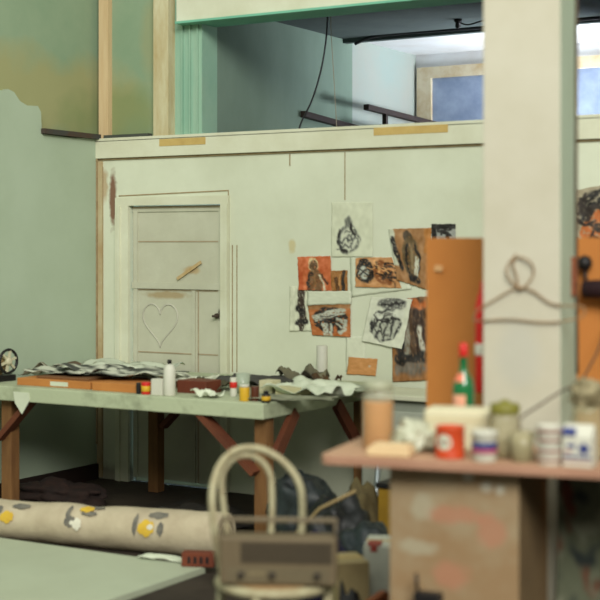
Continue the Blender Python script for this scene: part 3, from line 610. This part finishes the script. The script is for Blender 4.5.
# local: +y front.  front direction = camera-right*sin28 - forward*cos28
fd = Vector((CP, SP, 0))*math.sin(R(27)) - Vector((-SP, CP, 0))*math.cos(R(27)); rzc = math.atan2(fd.y, fd.x)-math.pi/2
SZ = .488
ch = thing('bentwood_chair', 'cream bentwood chair with double hoop back standing before the worktable', 'chair', (sc_.x, sc_.y, 0), rzc)
b = B(); b.lathe([(.19, SZ-.035), (.215, SZ-.03), (.222, SZ-.015), (.215, SZ-.002), (.2, SZ)], seg=36); b.build('seat', CW, ch)
b = B(); b.lathe([(.186, SZ-.012), (.188, SZ+.003), (.0, SZ+.004)], seg=36, cap=False); b.build('seat_panel', mat('seat_ply', (150, 120, 80), .6, (120, 92, 60), 8, .6), ch)
def hoop(hw, z1, yb0, yfront, r, foot, n=40, xo_=0):
    pts = []
    zs = SZ-.03
    for i in range(n+1):
        t = i/n; a = math.pi*(1-t)   # left to right over the top
        x = hw*math.cos(a); k = math.sin(a)
        pts.append((x, z1-hw*1.0+hw*1.0*k))
    zsh = z1-hw
    left = [(-foot+(-hw+foot)*s, zs+(zsh-zs)*s) for s in (0, .1, .2, .35, .5, .65, .8, .9)]
    left = [(-foot-(hw-foot)*math.sin(s*math.pi/2), zs+(zsh-zs)*s) for s in (0, .12, .25, .4, .55, .7, .85)]
    P = left+pts+[(-x, z) for x, z in left[::-1]]
    out = []
    for x, z in P:
        back = -(z-SZ)*.16
        out.append((x+xo_, yb0+yfront*(abs(x)/hw)**2+back, z))
    return out
b = B(); b.tube(smooth(hoop(.186, .928, -.175, .07, .014, .146), 2), .0145, 10); b.build('outer_hoop', CW, ch)
b = B(); b.tube(smooth(hoop(.104, .900, -.185, .01, .012, .062, 40, .010), 2), .0125, 10); b.build('inner_hoop', CW, ch)
for (lx, ly, fx_, fy_) in ((-.14, .14, -.18, .19), (.14, .14, .18, .19), (-.15, -.14, -.19, -.24), (.15, -.14, .19, -.24)):
    b = B(); b.tube([(lx, ly, SZ-.02), (lx*1.05, ly*1.05, .3), (fx_, fy_, 0.0)], [.018, .016, .012], 10); b.build('leg', CW, ch)
b = B(); b.tube([(.17*math.cos(a*math.pi/16), .17*math.sin(a*math.pi/16), .22) for a in range(32)], .01, 8, closed=True); b.build('ring_stretcher', CW, ch)

# ---- radio ----
RB = mat('radio_taupe', (106, 93, 70), .6, (92, 80, 60), 10, .5)
q = CD(279, 5.05, SZ+.005); t = thing('portable_radio', 'taupe portable radio with folding handle standing on the bentwood chair', 'radio', q, PHI-R(4))
b = B(); b.box((0, 0, .087), (.415, .10, .168), bev=.008); b.build('case', RB, t)
b = B(); b.box((.03, -.0505, .118), (.325, .003, .075)); 
for k in range(10): b.box((.03, -.053, .087+.0068*k), (.32, .002, .003))
b.build('speaker_grille', mat('grille_dark', (72, 63, 48), .6), t)
b = B(); b.box((.0, -.0505, .040), (.36, .002, .05)); b.build('control_strip', mat('strip_taupe', (104, 94, 72), .5), t)
for kx in (-.13, -.02, .14):
    b = B(); b.lathe([(.013, -.05), (.013, -.064), (.010, -.067)], (kx, 0, .04), 14, 'y'); b.build('knob', mat('knob_dark', (60, 54, 46), .4), t)
b = B(); b.box((-.075, -.0525, .045), (.06, .003, .012)); b.build('tuning_scale', mat('scale_cream', (124, 112, 84), .5), t)
b = B()
b.tube([(-.200, 0, .172), (-.203, 0, .222)], .006, 8); b.tube([(.200, 0, .172), (.203, 0, .222)], .006, 8); b.bar((-.209, 0, .226), (.209, 0, .226), .02, .016, bev=.004)
b.build('handle', mat('handle_taupe', (112, 100, 78), .5), t)

# ---- heap right of the chair ----
def blob(name, c, rad, m, label, cat, sd=0., rough=.35, fr=2.2, group=None, rz=0, sub=4):
    b = B(); r = bmesh.ops.create_icosphere(b.bm, subdivisions=sub, radius=1)
    for v in b.bm.verts:
        p = v.co.copy(); k = 1+rough*noise.noise(p*fr+Vector((sd, sd, sd)))+rough*.5*abs(noise.noise(p*fr*2.6+Vector((sd, 0, sd))))-rough*.25*abs(noise.noise(p*fr*5+Vector((sd, 3, 0))))
        q = Vector((p.x*k*rad[0], p.y*k*rad[1], p.z*k*rad[2]+rad[2]*.8)); q.z = max(q.z, 0.0); v.co = q
    for f in b.bm.faces: f.smooth = True
    return tag(b.build(name, m, loc=c, rz=rz), label, cat, group)
BP = mat('black_plastic', (30, 32, 32), .5, (12, 12, 12), 9, 1, spec=.35)
blob('rubbish_bag', CD(303, 7.45), (.19, .14, .27), mat('dark_blue_plastic', (38, 46, 46), .5, (18, 20, 22), 12, 1, spec=.35), 'blue-grey plastic bag standing behind the right post of the chair back', 'bag', 1.3)
blob('rubbish_bag', CD(338, 7.05), (.16, .15, .245), BP, 'black plastic bag, tallest of the heap right of the chair', 'bag', 4.7)
blob('rubbish_bag', CD(368, 6.68), (.15, .15, .205), mat('teal_black_plastic', (40, 50, 52), .5, (16, 18, 20), 8, 1, spec=.35), 'teal-black plastic bag at the foot of the heap beside the plinth', 'bag', 8.1)
blob('cloth_bundle', CD(360, 7.45), (.11, .10, .24), mat('ochre_cloth', (104, 92, 58), .9, (70, 60, 42), 6, .8), 'ochre-brown cloth bundle behind the black bag', 'bundle', 11.)
blob('cloth_bundle', CD(316, 6.45), (.16, .12, .21), mat('navy_cloth', (34, 32, 58), .9, (24, 22, 34), 6, .8), 'dark navy cloth bundle right behind the radio', 'bundle', 15.)
blob('cloth_bundle', CD(246, 6.9), (.15, .10, .14), mat('dark_brown_cloth', (46, 36, 30), .9, (30, 24, 22), 6, .8), 'dark brown cloth bundle behind the chair back at the roll end', 'bundle', 18.)
b = B(); a = CD(296, 6.62, .42); c = CD(352, 6.55, .56); 
b.tube([CD(290, 6.62, .32), CD(320, 6.6, .47), CD(356, 6.56, .56)], .009, 8); tag(b.build('wooden_stick', mat('stick_tan', (134, 116, 78), .7)), 'thin tan stick lying across the black plastic bags', 'stick')
blob('rag_heap', CD(60, 9.25), (.34, .16, .085), mat('dark_rag_red', (48, 32, 26), .9, (28, 22, 20), 8, .8), 'low dark brown rag heap under the worktable by the left wall', 'rags', 27., rough=.5)
blob('rag_heap', CD(205, 8.6), (.30, .16, .06), mat('dark_rag_grey', (44, 40, 34), .9, (26, 24, 22), 8, .8), 'low dark grey rag heap on the floor under the worktable in front of the door', 'rags', 33., rough=.5)
# cartons in front of heap
def carton(px, d, w_, dp, h, m, label, rz=0, z=0, tilt=0, name='carton', cat='box'):
    q = CD(px, d, z); t = thing(name, label, cat, q, PHI+R(rz)); t.rotation_euler.x = 0
    b = B(); b.box((0, 0, h/2), (w_, dp, h), bev=.004); b.build('body', m, t)
    b = B(); b.box((0, 0, h+.001), (w_*.98, dp*.06, .002)); b.build('tape', MT, t)
    return t
carton(347, 6.02, .14, .2, .37, mat('cream_carton', (158, 142, 102), .75, (130, 114, 80), 5, .7), 'cream cardboard carton on the floor right of the radio', 14)
t = carton(383, 6.22, .15, .24, .40, mat('white_carton_m', (174, 176, 162), .7, (120, 122, 110), 4, .7), 'white carton with a red smear on top touching the plinth side', -8)
b = B(); b.box((-.03, -.07, .403), (.06, .10, .004)); b.box((-.03, -.1205, .39), (.03, .004, .028)); b.build('red_mark', mat('dull_red', (140, 58, 48), .7, (110, 60, 50), 30, .8), t)
crumple('dark_cloth', CD(361, 5.70, .02), .26, .2, .30, BP, 'black crumpled cloth on the floor between the chair seat and the plinth', 'cloth', sd=31, amp=.9)
b = B(); b.bar(CD(338, 5.5, .22), CD(384, 5.85, .26), .03, .022); 
b.bar(CD(338, 5.5, .0), CD(338, 5.5, .22), .03, .03, up=(1, 0, 0)); b.bar(CD(384, 5.85, 0), CD(384, 5.85, .26), .03, .03, up=(1, 0, 0))
tag(b.build('wooden_rack', mat('orange_wood', (128, 72, 40), .7, (98, 54, 32), 6, .7)), 'low orange-brown wooden rack between the chair and the plinth', 'rack')
# silver pole + yellow crate by the plinth
b = B(); b.tube([CD(371, 7.62, 0.0), CD(383, 8.02, .79)], .017, 10); tag(b.build('metal_pole', METAL), 'silver metal pole leaning up to the cabinet beside the plinth', 'pole')
t = thing('yellow_crate', 'ochre-yellow crate on the floor in front of the side cabinet', 'crate', CD(414, 7.36), 0)
b = B(); b.box((0, 0, .22), (.30, .24, .44), bev=.008); b.build('body', mat('ochre_crate', (160, 124, 36), .6, (130, 98, 30), 6, .6), t)
b = B(); b.box((0, 0, .455), (.32, .26, .03), bev=.006); b.build('rim', BLACK, t)

# ================= PILLAR, PLINTH, SHELF =================
R8 = R(8)
def L8(org, rz, x, y, z=0): return Vector(org)+Matrix.Rotation(rz, 3, 'Z') @ Vector((x, y, z))
pc = CD(483, 5.38); PWD = .297
pil = thing('pillar', 'square cream-painted pillar rising behind the shelf with a grey-green right side', 'pillar', L8(pc, R8, PWD/2, PWD/2), R8)
b = B(); b.box((0, 0, 2.1), (PWD, PWD, 4.2), bev=.004)
for f in b.bm.faces:
    if f.normal.x > .7: f.material_index = 1
b.build('shaft', [PILL, PILLG], pil)
b = B(); b.tube(smooth([(PWD/2+.007, PWD*.36, 4.1), (PWD/2+.007, PWD*.36, 2.5), (PWD/2+.007, PWD*.33, 1.9), (PWD/2+.007, PWD*.40, 1.2)]), .006, 6); tag(b.build('pillar_cable', mat('cable_brown', (86, 72, 56), .6), loc=pil.location, rz=R8), 'brown cable running down the right side of the pillar', 'cable')
b = B(); b.box((0, 0, 0), (.010, .06, .15), bev=.002); b.box((.007, 0, 0), (.006, .02, .05)); tag(b.build('switch_plate', mat('rust_plate', (142, 84, 56), .7, (120, 66, 44), 12, .7), loc=L8(pil.location, R8, PWD/2+.006, PWD*.22, HZ(276, 5.5)), rz=R8), 'narrow rust-brown plate on the right side of the pillar', 'plate')
# wire hanger on a nail in the pillar face
hz0 = HZ(289, 5.36)
wm = mat('rusty_wire', (150, 118, 82), .5, (110, 86, 62), 12, .7)
hg = thing('wire_hanger', 'bent wire coat hanger with a twisted loop hanging on the pillar front', 'hanger', L8(pc, R8, .148, -.012, hz0), R8)
def hpt(px, py):    # pixel offset relative to the neck, on the pillar's front plane
    return ((px-521)/263/.975, 0, -(py-289)/263)
b = B(); pts = [hpt(*p) for p in ((523, 289), (512, 281), (508, 270), (512, 260), (520, 257), (530, 261), (534, 270), (531, 280), (521, 289), (517, 276), (514, 265), (517, 254))]
b.tube(smooth([(x, -.004*(i % 3), z) for i, (x, y, z) in enumerate(pts)]), .0036, 6); b.build('hook_loop', wm, hg)
b = B(); b.tube(smooth([hpt(*p) for p in ((474, 321), (478, 311), (495, 300), (512, 290), (521, 287), (534, 291), (548, 301), (560, 304), (580, 305), (583, 311), (578, 316), (560, 320), (540, 321), (510, 319), (480, 321), (474, 321))]), .0036, 6); b.build('shoulder_wire', wm, hg)
b = B(); b.tube([hpt(521, 258), (0, .012, -(258-289)/263)], .003, 6); b.build('nail', METAL, hg)
# red canister on the pillar's left face
rc = L8(pc, R8, -.030, .10, HZ(392, 5.5)); t = thing('red_canister', 'slim red canister with a white band fixed to the left side of the pillar', 'canister', rc, R8)
b = B(); b.lathe([(.026, 0), (.029, .006), (.029, .33), (.020, .37), (.010, .40), (.008, .43)], seg=20); b.build('body', REDM, t)
b = B(); b.lathe([(.0295, .145), (.030, .15), (.030, .185), (.0295, .19)], seg=20); b.build('band', WHITEP, t)
b = B(); b.box((.0125, .028, .25), (.035, .01, .02)); b.build('bracket', METAL, t)
# hardboard panel leaning behind the pillar
hp = CD(426, 6.02); wP = 1.12; th = R(-1.2)
b = B(); b.box((wP/2, .006, .865), (wP, .012, 1.73)); 
o = tag(b.build('hardboard_panel', HARDB, loc=hp, rz=R(9)), 'large orange-brown hardboard panel standing upright behind the pillar', 'board'); o.rotation_euler.x = R(-.3)
b = B(); hole = CD(436, 6.0, HZ(268, 6.0))
b.prism([(-.02, -.012), (.016, -.016), (.02, .01), (-.014, .014)], 0, .002, lambda x, y, z: Vector((x, -z, y))); 
tag(b.build('label_sticker', mat('pale_sticker', (206, 160, 108), .7), loc=L8(hp, R(9), .055, -.0005, HZ(268, 6.0)), rz=R(9)), 'small pale sticker near the upper left edge of the hardboard panel', 'sticker')
# clip lamp on the panel, right of the pillar
q = L8(hp, R(9), 0, 0); 
def onboard(px, py, off=.0):
    # intersect the bearing with the panel's front plane
    n = Matrix.Rotation(R(9), 3, 'Z') @ Vector((0, -1, 0)); d0 = CD(px, 1.0); dd = n.dot(hp)/n.dot(d0); return CD(px, dd, HZ(py, dd))+n*off
q = onboard(586, 263, .03); t = thing('clip_lamp', 'black clip-on spot lamp fixed to the hardboard panel right of the pillar', 'lamp', q, R(9))
b = B(); bmesh.ops.create_uvsphere(b.bm, u_segments=16, v_segments=10, radius=.032); [setattr(f, 'smooth', True) for f in b.bm.faces]; b.build('ball_joint', BLACK, t)
b = B(); b.tube([(0, 0, -.02), (.01, -.02, -.08)], .008, 8); b.build('arm', BLACK, t)
b = B(); b.lathe([(.025, -.05), (.036, -.045), (.040, .05), (.05, .09), (.046, .09), (.0, .04)], (.045, -.03, -.105), 20, 'x', cap=False); b.build('lamp_head', mat('purple_black', (44, 28, 32), .5), t)
# plinth
pl = CD(388, 4.94); PLW = .462; R10 = R(8)
plm = mat('plinth_paint', (144, 118, 86), .8, (156, 142, 114), 3.2, .8, bump=.1, contrast=(.42, .62), world=True, stains=[
    (tuple(CD(458, 4.85, HZ(516, 4.85))), (.11, .11, .035), (170, 118, 92), .7, 13, 1.7),
    (tuple(CD(488, 4.8, HZ(532, 4.8))), (.05, .08, .07), (170, 118, 92), .7, 13, 1.7),
    (tuple(CD(420, 4.88, HZ(508, 4.88))), (.05, .08, .05), (164, 158, 134), .7, 14, 1.5),
    (tuple(CD(448, 4.85, HZ(575, 4.85))), (.08, .1, .05), (170, 118, 92), .7, 13, 1.7),
    (tuple(CD(415, 4.9, HZ(548, 4.9))), (.08, .1, .03), (164, 158, 134), .7, 14, 1.5),
    (tuple(CD(466, 4.83, HZ(477, 4.83))), (.024, .06, .02), (190, 186, 168), .8, 20, .6),
    (tuple(CD(484, 4.8, HZ(488, 4.8))), (.024, .06, .02), (190, 186, 168), .8, 20, .6),
    (tuple(CD(500, 4.8, HZ(490, 4.8))), (.018, .06, .018), (190, 186, 168), .8, 20, .6)])
t = thing('plinth', 'square paint-smeared plinth carrying the peach shelf board', 'plinth', L8(pl, R10, PLW/2, PLW/2), R10)
SHZ = .968
b = B(); b.box((0, 0, (SHZ-.032)/2), (PLW, PLW*.93, SHZ-.032), bev=.003)
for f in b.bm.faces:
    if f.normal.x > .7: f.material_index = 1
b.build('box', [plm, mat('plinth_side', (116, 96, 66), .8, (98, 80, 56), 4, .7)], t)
# shelf board
so = CD(320, 4.93); R11 = R(11.5); SW, SD = 1.28, .50
t = thing('shelf_board', 'long peach-coloured wooden board laid across the plinth in the foreground', 'shelf', Vector((so.x, so.y, 0)), R11)
b = B(); b.prism([(.0, .02), (.012, .0), (SW, 0), (SW, SD), (.02, SD), (0, SD-.03)], SHZ-.030, SHZ); b.build('board', SHELFM, t)
b = B(); b.box((SW/2+.008, -.004, SHZ-.016), (SW-.02, .010, .031), bev=.003); b.build('edge_strip', SHELFE, t)
b = B(); b.box((SW-.05, .25, (SHZ-.03)/2), (.05, .40, SHZ-.03)); b.build('end_support', LEGW, t)
def onsh(px, k):    # k = distance behind the shelf's front edge
    n = Matrix.Rotation(R11, 3, 'Z') @ Vector((0, 1, 0)); d0 = CD(px, 1.0); dd = (n.dot(so)+k)/n.dot(d0); return CD(px, dd, SHZ+.0005)
# black clamp at the bottom of plinth
q = L8(pl, R10, .155, -.0255, HZ(600, 4.9)); t = thing('black_clamp', 'small black clamp with a thin upright pin on the front of the plinth', 'clamp', q, R10)
b = B(); b.box((.0, .0, .0), (.095, .05, .075), bev=.006); b.build('body', BLACK, t)
b = B(); b.tube([(-.035, -.01, .035), (-.04, -.01, .10)], .006, 8); b.build('pin', BLACK, t)

# tall glass jar with orange-brown content
q = onsh(378, .21); t = thing('tall_jar', 'tall glass jar of orange-brown powder at the left end of the shelf', 'jar', q)
b = B(); b.lathe([(.050, 0), (.054, .006), (.054, .165), (.0535, .172)], seg=28); b.build('contents', mat('ochre_powder', (192, 126, 40), .7, (176, 110, 34), 12, .6), t)
b = B(); b.lathe([(.055, .0), (.0565, .005), (.0565, .19), (.052, .20), (.050, .215), (.048, .215), (.050, .198), (.0545, .188), (.0545, .172)], seg=28, cap=False); b.build('glass', mat('jar_glass', (205, 205, 180), .1, (190, 190, 165), 8, .4, alpha=.2), t)
b = B(); b.lathe([(.0515, .213), (.053, .215), (.053, .238), (.049, .242)], seg=28); b.build('lid', mat('jar_lid_grey', (150, 154, 128), .35, (176, 176, 150), 8, .6), t)
# cream slab
q = onsh(391, .075); t = thing('soap_slab', 'cream slab of folded paper on the shelf in front of the tall jar', 'paper', q, R(11))
b = B(); b.box((0, 0, .014), (.155, .09, .028), bev=.006); b.box((.004, .002, .034), (.13, .08, .012), bev=.004); b.build('body', mat('slab_cream', (216, 190, 148), .7, (200, 174, 132), 6, .5), t)
# crumpled plastic bag
q = onsh(413, .20); blob('plastic_bag', q, (.075, .06, .058), mat('milky_plastic', (190, 192, 168), .35, (150, 152, 128), 7, .7, spec=.6), 'milky crumpled plastic bag between the tall jar and the orange tin', 'bag', 24.5, rough=.5, fr=3)
# cream carton behind
q = onsh(460, .29); t = thing('cream_packet', 'cream paper packet lying behind the orange tin', 'packet', q, R(14))
b = B(); b.box((0, 0, .075), (.24, .13, .15), bev=.015); b.build('body', PAPERC, t)
b = B(); b.box((0, -.0655, .112), (.22, .003, .006)); b.build('fold', mat('fold_shadow', (206, 192, 150), .8), t)
# orange tin
q = onsh(450, .09); t = thing('orange_tin', 'bright orange tin with a round white label on the shelf', 'tin', q, PHI-R(10))
b = B(); b.lathe([(.049, 0), (.052, .004), (.052, .008), (.050, .012), (.050, .100), (.052, .104), (.052, .108), (.048, .108), (.047, .1)], seg=32); b.build('body', ORANGE, t)
b = B()
for (a0, rr_) in ((-math.pi/2-.35, 1),):
    n = 20; vs = []
    cen = b.bm.verts.new((.0515*math.cos(a0), .0515*math.sin(a0), .058))
    for k in range(n):
        ta = 2*math.pi*k/n; aa = a0+.56*math.cos(ta); vs.append(b.bm.verts.new((.0512*math.cos(aa), .0512*math.sin(aa), .058+.026*math.sin(ta))))
    for k in range(n): b.bm.faces.new((cen, vs[k], vs[(k+1) % n]))
lab = b.build('round_label', PAPERW, t)
b = B()
for (a, z0, z1) in ((-2.15, .048, .066), (-2.0, .052, .062), (-1.88, .050, .064), (-1.72, .048, .066)): b.bar((.0525*math.cos(a), .0525*math.sin(a), z0), (.0525*math.cos(a+.05), .0525*math.sin(a+.05), z1), .002, .005, up=(0, 1, 0))
b.build('label_lettering', mat('grey_ink', (90, 90, 96), .7), lab)
# white tub with blue and pink bands
tin('white_tub', 0, 0, .042, .095, WHITEP, 'white tub with blue and pink bands on the shelf right of the orange tin', 'tub', z=0, prof=[(.038, 0), (.040, .004), (.043, .09), (.045, .092), (.045, .1), (.041, .105)], band=None).location = onsh(484.5, .05)
tub = bpy.data.objects['white_tub']
for (z0, z1, m_) in ((.045, .066, BLUEM), (.030, .0445, PINKM)):
    b = B(); b.lathe([(.0425, z0), (.0435, z0+.001), (.0438, z1-.001), (.043, z1)], seg=28); b.build('band', m_, tub)
# glass jar with olive lid
q = onsh(505, .17); t = thing('glass_jar', 'round glass jar with an olive lid behind the white tub', 'jar', q)
JG = mat('jar_clear', (176, 168, 132), .12, (150, 140, 104), 8, .5, alpha=.55)
b = B(); b.lathe([(.045, 0), (.052, .006), (.056, .03), (.056, .11), (.048, .135), (.046, .15)], seg=28); b.build('glass', JG, t)
b = B(); b.lathe([(.040, .004), (.045, .01), (.045, .05), (.0, .06)], seg=24, cap=False); b.build('contents', mat('murky_water', (138, 124, 92), .4, (108, 96, 70), 6, .6), t)
b = B(); b.lathe([(.050, .15), (.051, .153), (.051, .178), (.046, .184), (.02, .185), (.014, .196), (.0, .198)], seg=28); b.build('lid', OLIVE, t)
# glass mug
q = onsh(522, .09); t = thing('glass_mug', 'small murky glass mug with handle in front of the olive-lidded jar', 'mug', q, PHI)
b = B(); b.lathe([(.034, 0), (.038, .005), (.041, .10), (.038, .10), (.036, .012), (.0, .01)], seg=24, cap=False); b.build('glass', JG, t)
b = B(); b.lathe([(.033, .012), (.036, .05), (.0, .052)], seg=24, cap=False); b.build('contents', mat('murky_olive', (120, 116, 84), .4), t)
b = B(); b.tube([(.036+.028*math.sin(a*math.pi/8), 0, .056+.032*math.cos(a*math.pi/8)) for a in range(9)], .005, 8); b.build('handle', JG, t)
# stacked paper cups
q = onsh(549.5, .05)
for k, lab in enumerate(('lower white paper cup with red-brown bands on the shelf front', 'upper white paper cup with red-brown bands, stacked on the lower one')):
    t = thing('paper_cup', lab, 'cup', q+Vector((0, 0, .066*k)), 0, 'stacked paper cups')
    b = B(); b.lathe([(.036, 0), (.037, .003), (.044, .062), (.045, .0645), (.041, .0645), (.036, .006), (.0, .005)], seg=26, cap=False); b.build('body', WHITEP, t)
    for z0 in (.014, .044):
        rr0 = .037+.0072*(z0-.003)/.059; b = B(); b.lathe([(rr0, z0), (rr0+.0015, z0+.001), (rr0+.002, z0+.006), (rr0+.001, z0+.007)], seg=26); b.build('band', mat('red_brown_print', (150, 74, 60), .6), t)
# milk carton
q = onsh(580, .055); t = thing('milk_carton', 'white carton with blue gable top and printed bands at the right end of the shelf', 'carton', q, PHI-R(24))
b = B(); b.box((0, 0, .05), (.098, .08, .10), bev=.003); b.prism([(-.04, .10), (.04, .10), (.003, .138), (-.003, .138)], -.049, .049, lambda x, y, z: Vector((z, x, y))); b.build('body', WHITEP, t)
b = B(); b.box((-.028, -.033, .115), (.042, .012, .028), Matrix.Rotation(R(-44), 3, 'X')); b.box((0, -.0405, .034), (.094, .002, .008)); b.box((.022, -.041, .062), (.03, .002, .03), Matrix.Rotation(R(40), 3, 'Y')); b.box((-.02, -.041, .07), (.026, .002, .012)); b.build('blue_print', BLUEM, t)
b = B(); b.box((0, -.0405, .018), (.094, .002, .004)); b.box((-.03, -.041, .05), (.02, .002, .006)); b.build('red_print', mat('dull_red_print', (160, 70, 64), .6), t)
# jar of brushes / rags behind it
q = onsh(588, .22); t = thing('rag_jar', 'glass jar crammed with crumpled rags at the right end of the shelf', 'jar', q)
b = B(); b.lathe([(.05, 0), (.056, .006), (.06, .12), (.052, .16), (.054, .18)], seg=26); b.build('glass', JG, t)
b = B(); bmesh.ops.create_icosphere(b.bm, subdivisions=4, radius=1)
for v in b.bm.verts:
    p = v.co.copy(); k = 1+.35*noise.noise(p*2.6); v.co = Vector((p.x*k*.062, p.y*k*.055, p.z*k*.055+.215))
for f in b.bm.faces: f.smooth = True
b.build('rag', mat('mottled_rag', (160, 150, 118), .9, (88, 78, 52), 26, 1), t)
# green bottle
q = onsh(463.5, .42); t = thing('green_bottle', 'green glass bottle with a red cap and pink label behind the cream packet', 'bottle', q, PHI)
b = B(); b.lathe([(.036, 0), (.040, .006), (.040, .205), (.034, .235), (.018, .265), (.0145, .285), (.0145, .325), (.017, .328), (.017, .335)], seg=26); b.build('glass_body', mat('bottle_green', (30, 104, 58), .15, (22, 84, 46), 6, .5, spec=.6), t)
b = B(); b.lathe([(.0165, .322), (.0175, .324), (.0165, .368), (.012, .372)], seg=20); b.build('cap', REDM, t)
for (nm, z0, z1, a0, a1, rr0, rr1, m_) in (('body_label', .135, .185, -2.9, -1.5, .0408, .0408, mat('pink_label', (216, 138, 110), .6, (226, 180, 150), 12, .7)), ('neck_label', .232, .262, -3.0, -1.7, .0355, .0205, mat('pink_label2', (216, 120, 92), .6))):
    b = B(); bot = [b.bm.verts.new((rr0*math.cos(a0+(a1-a0)*k/10), rr0*math.sin(a0+(a1-a0)*k/10), z0)) for k in range(11)]
    top = [b.bm.verts.new((rr1*math.cos(a0+(a1-a0)*k/10), rr1*math.sin(a0+(a1-a0)*k/10), z1)) for k in range(11)]
    for k in range(10): b.bm.faces.new((bot[k], bot[k+1], top[k+1], top[k]))
    b.build(nm, m_, t)
# cord from jar up to right, in front of pillar
b = B(); b.tube(smooth([onsh(519, .12)+Vector((0, 0, .105)), CD(521, 4.98, HZ(418, 4.98)), CD(540, 5.02, HZ(405, 5.02)), CD(562, 5.1, HZ(391, 5.1)), CD(579, 5.2, HZ(383, 5.2)), CD(590, 5.4, HZ(366, 5.4)), CD(600, 5.6, HZ(345, 5.6)), CD(612, 5.75, HZ(310, 5.75)), onboard(618, 292, .03)]), .0042, 8); tag(b.build('electric_cable', mat('cord_dark', (84, 74, 64), .6)), 'dark cord slanting from the shelf mug up past the pillar', 'cord')
# blotched canvas behind the shelf, lower right
def blot(u, v):
    n = noise.noise(Vector((u*4, v*9, 2.2)))+.5*noise.noise(Vector((u*11, v*20, 2.2))); m_ = noise.noise(Vector((u*6+9, v*7, 7)))+.5*noise.noise(Vector((u*14+9, v*18, 7)))
    c = [88, 92, 74]
    a = max(0, min(1, (n-.05)*3)); c = [c[i]*(1-a)+(118, 120, 102)[i]*a for i in range(3)]
    a = max(0, min(1, (m_-.25)*3)); c = [c[i]*(1-a)+(96, 52, 38)[i]*a for i in range(3)]
    a = max(0, min(1, (-n-.2)*3)); c = [c[i]*(1-a)+(44, 50, 48)[i]*a for i in range(3)]
    return c
e = Matrix.Rotation(R(8), 3, 'Z') @ Vector((1, 0, 0)); fwd = Matrix.Rotation(R(8), 3, 'Z') @ Vector((0, 1, 0))
bl = CD(556, 5.13)
cn = [bl+Vector((0, 0, .92))+fwd*.05, bl+e*.42+Vector((0, 0, .92))+fwd*.05, bl+e*.42+Vector((0, 0, .003)), bl+Vector((0, 0, .003))]
quad_sheet('stained_canvas', cn, blot, 'grey canvas with red blotches standing behind the shelf at the lower right', 'canvas', off=.012, nu=40, nv=60, curl=.006, thick=.016)

# ================= LIGHT =================
w = bpy.data.worlds.new('World'); S.world = w; w.use_nodes = True
bg = w.node_tree.nodes['Background']; bg.inputs[0].default_value = (.86, .95, .82, 1); bg.inputs[1].default_value = .23
def area(name, loc, target, size, power, col):
    l = bpy.data.lights.new(name, 'AREA'); l.shape = 'RECTANGLE'; l.size = size[0]; l.size_y = size[1]; l.energy = power; l.color = col
    o = bpy.data.objects.new(name, l); COL.objects.link(o); o.location = loc
    o.rotation_euler = (Vector(target)-Vector(loc)).to_track_quat('-Z', 'Y').to_euler(); return o
area('window_daylight', (3.8, -3.2, 7.6), (-5.0, 7.2, 1.4), (6.5, 4.0), 1900, (1.0, .975, .90))
area('skylight', (-4.0, 3.2, 5.6), (-5.2, 7.0, .6), (3.5, 3.0), 120, (.94, 1.0, .92))
area('loft_daylight', (-3.4, 11.1, 2.22), (-4.7, 11.2, 3.4), (1.8, .5), 95, (.88, .94, 1.0)).data.spread = R(110)
area('passage_daylight', (-5.8, 9.3, 1.6), (-5.9, 8.35, 0), (.8, .5), 110, (.45, .8, 1.0))

# ================= CAMERA =================
cam = bpy.data.cameras.new('Camera'); co = bpy.data.objects.new('Camera', cam); COL.objects.link(co); S.camera = co
co.location = (0, 0, EYE); co.rotation_euler = (math.pi/2, 0, PHI)
cam.sensor_width = 36; cam.lens = F/600*36; cam.shift_y = -(300-HOR)/600
cam.dof.use_dof = True; cam.dof.focus_distance = 11.0; cam.dof.aperture_fstop = 1.75; cam.dof.aperture_blades = 0
cam.clip_end = 100
S.view_settings.view_transform = 'Standard'; S.view_settings.look = 'None'; S.view_settings.gamma = 1; S.view_settings.use_curve_mapping = False
S.view_settings.exposure = 0.0
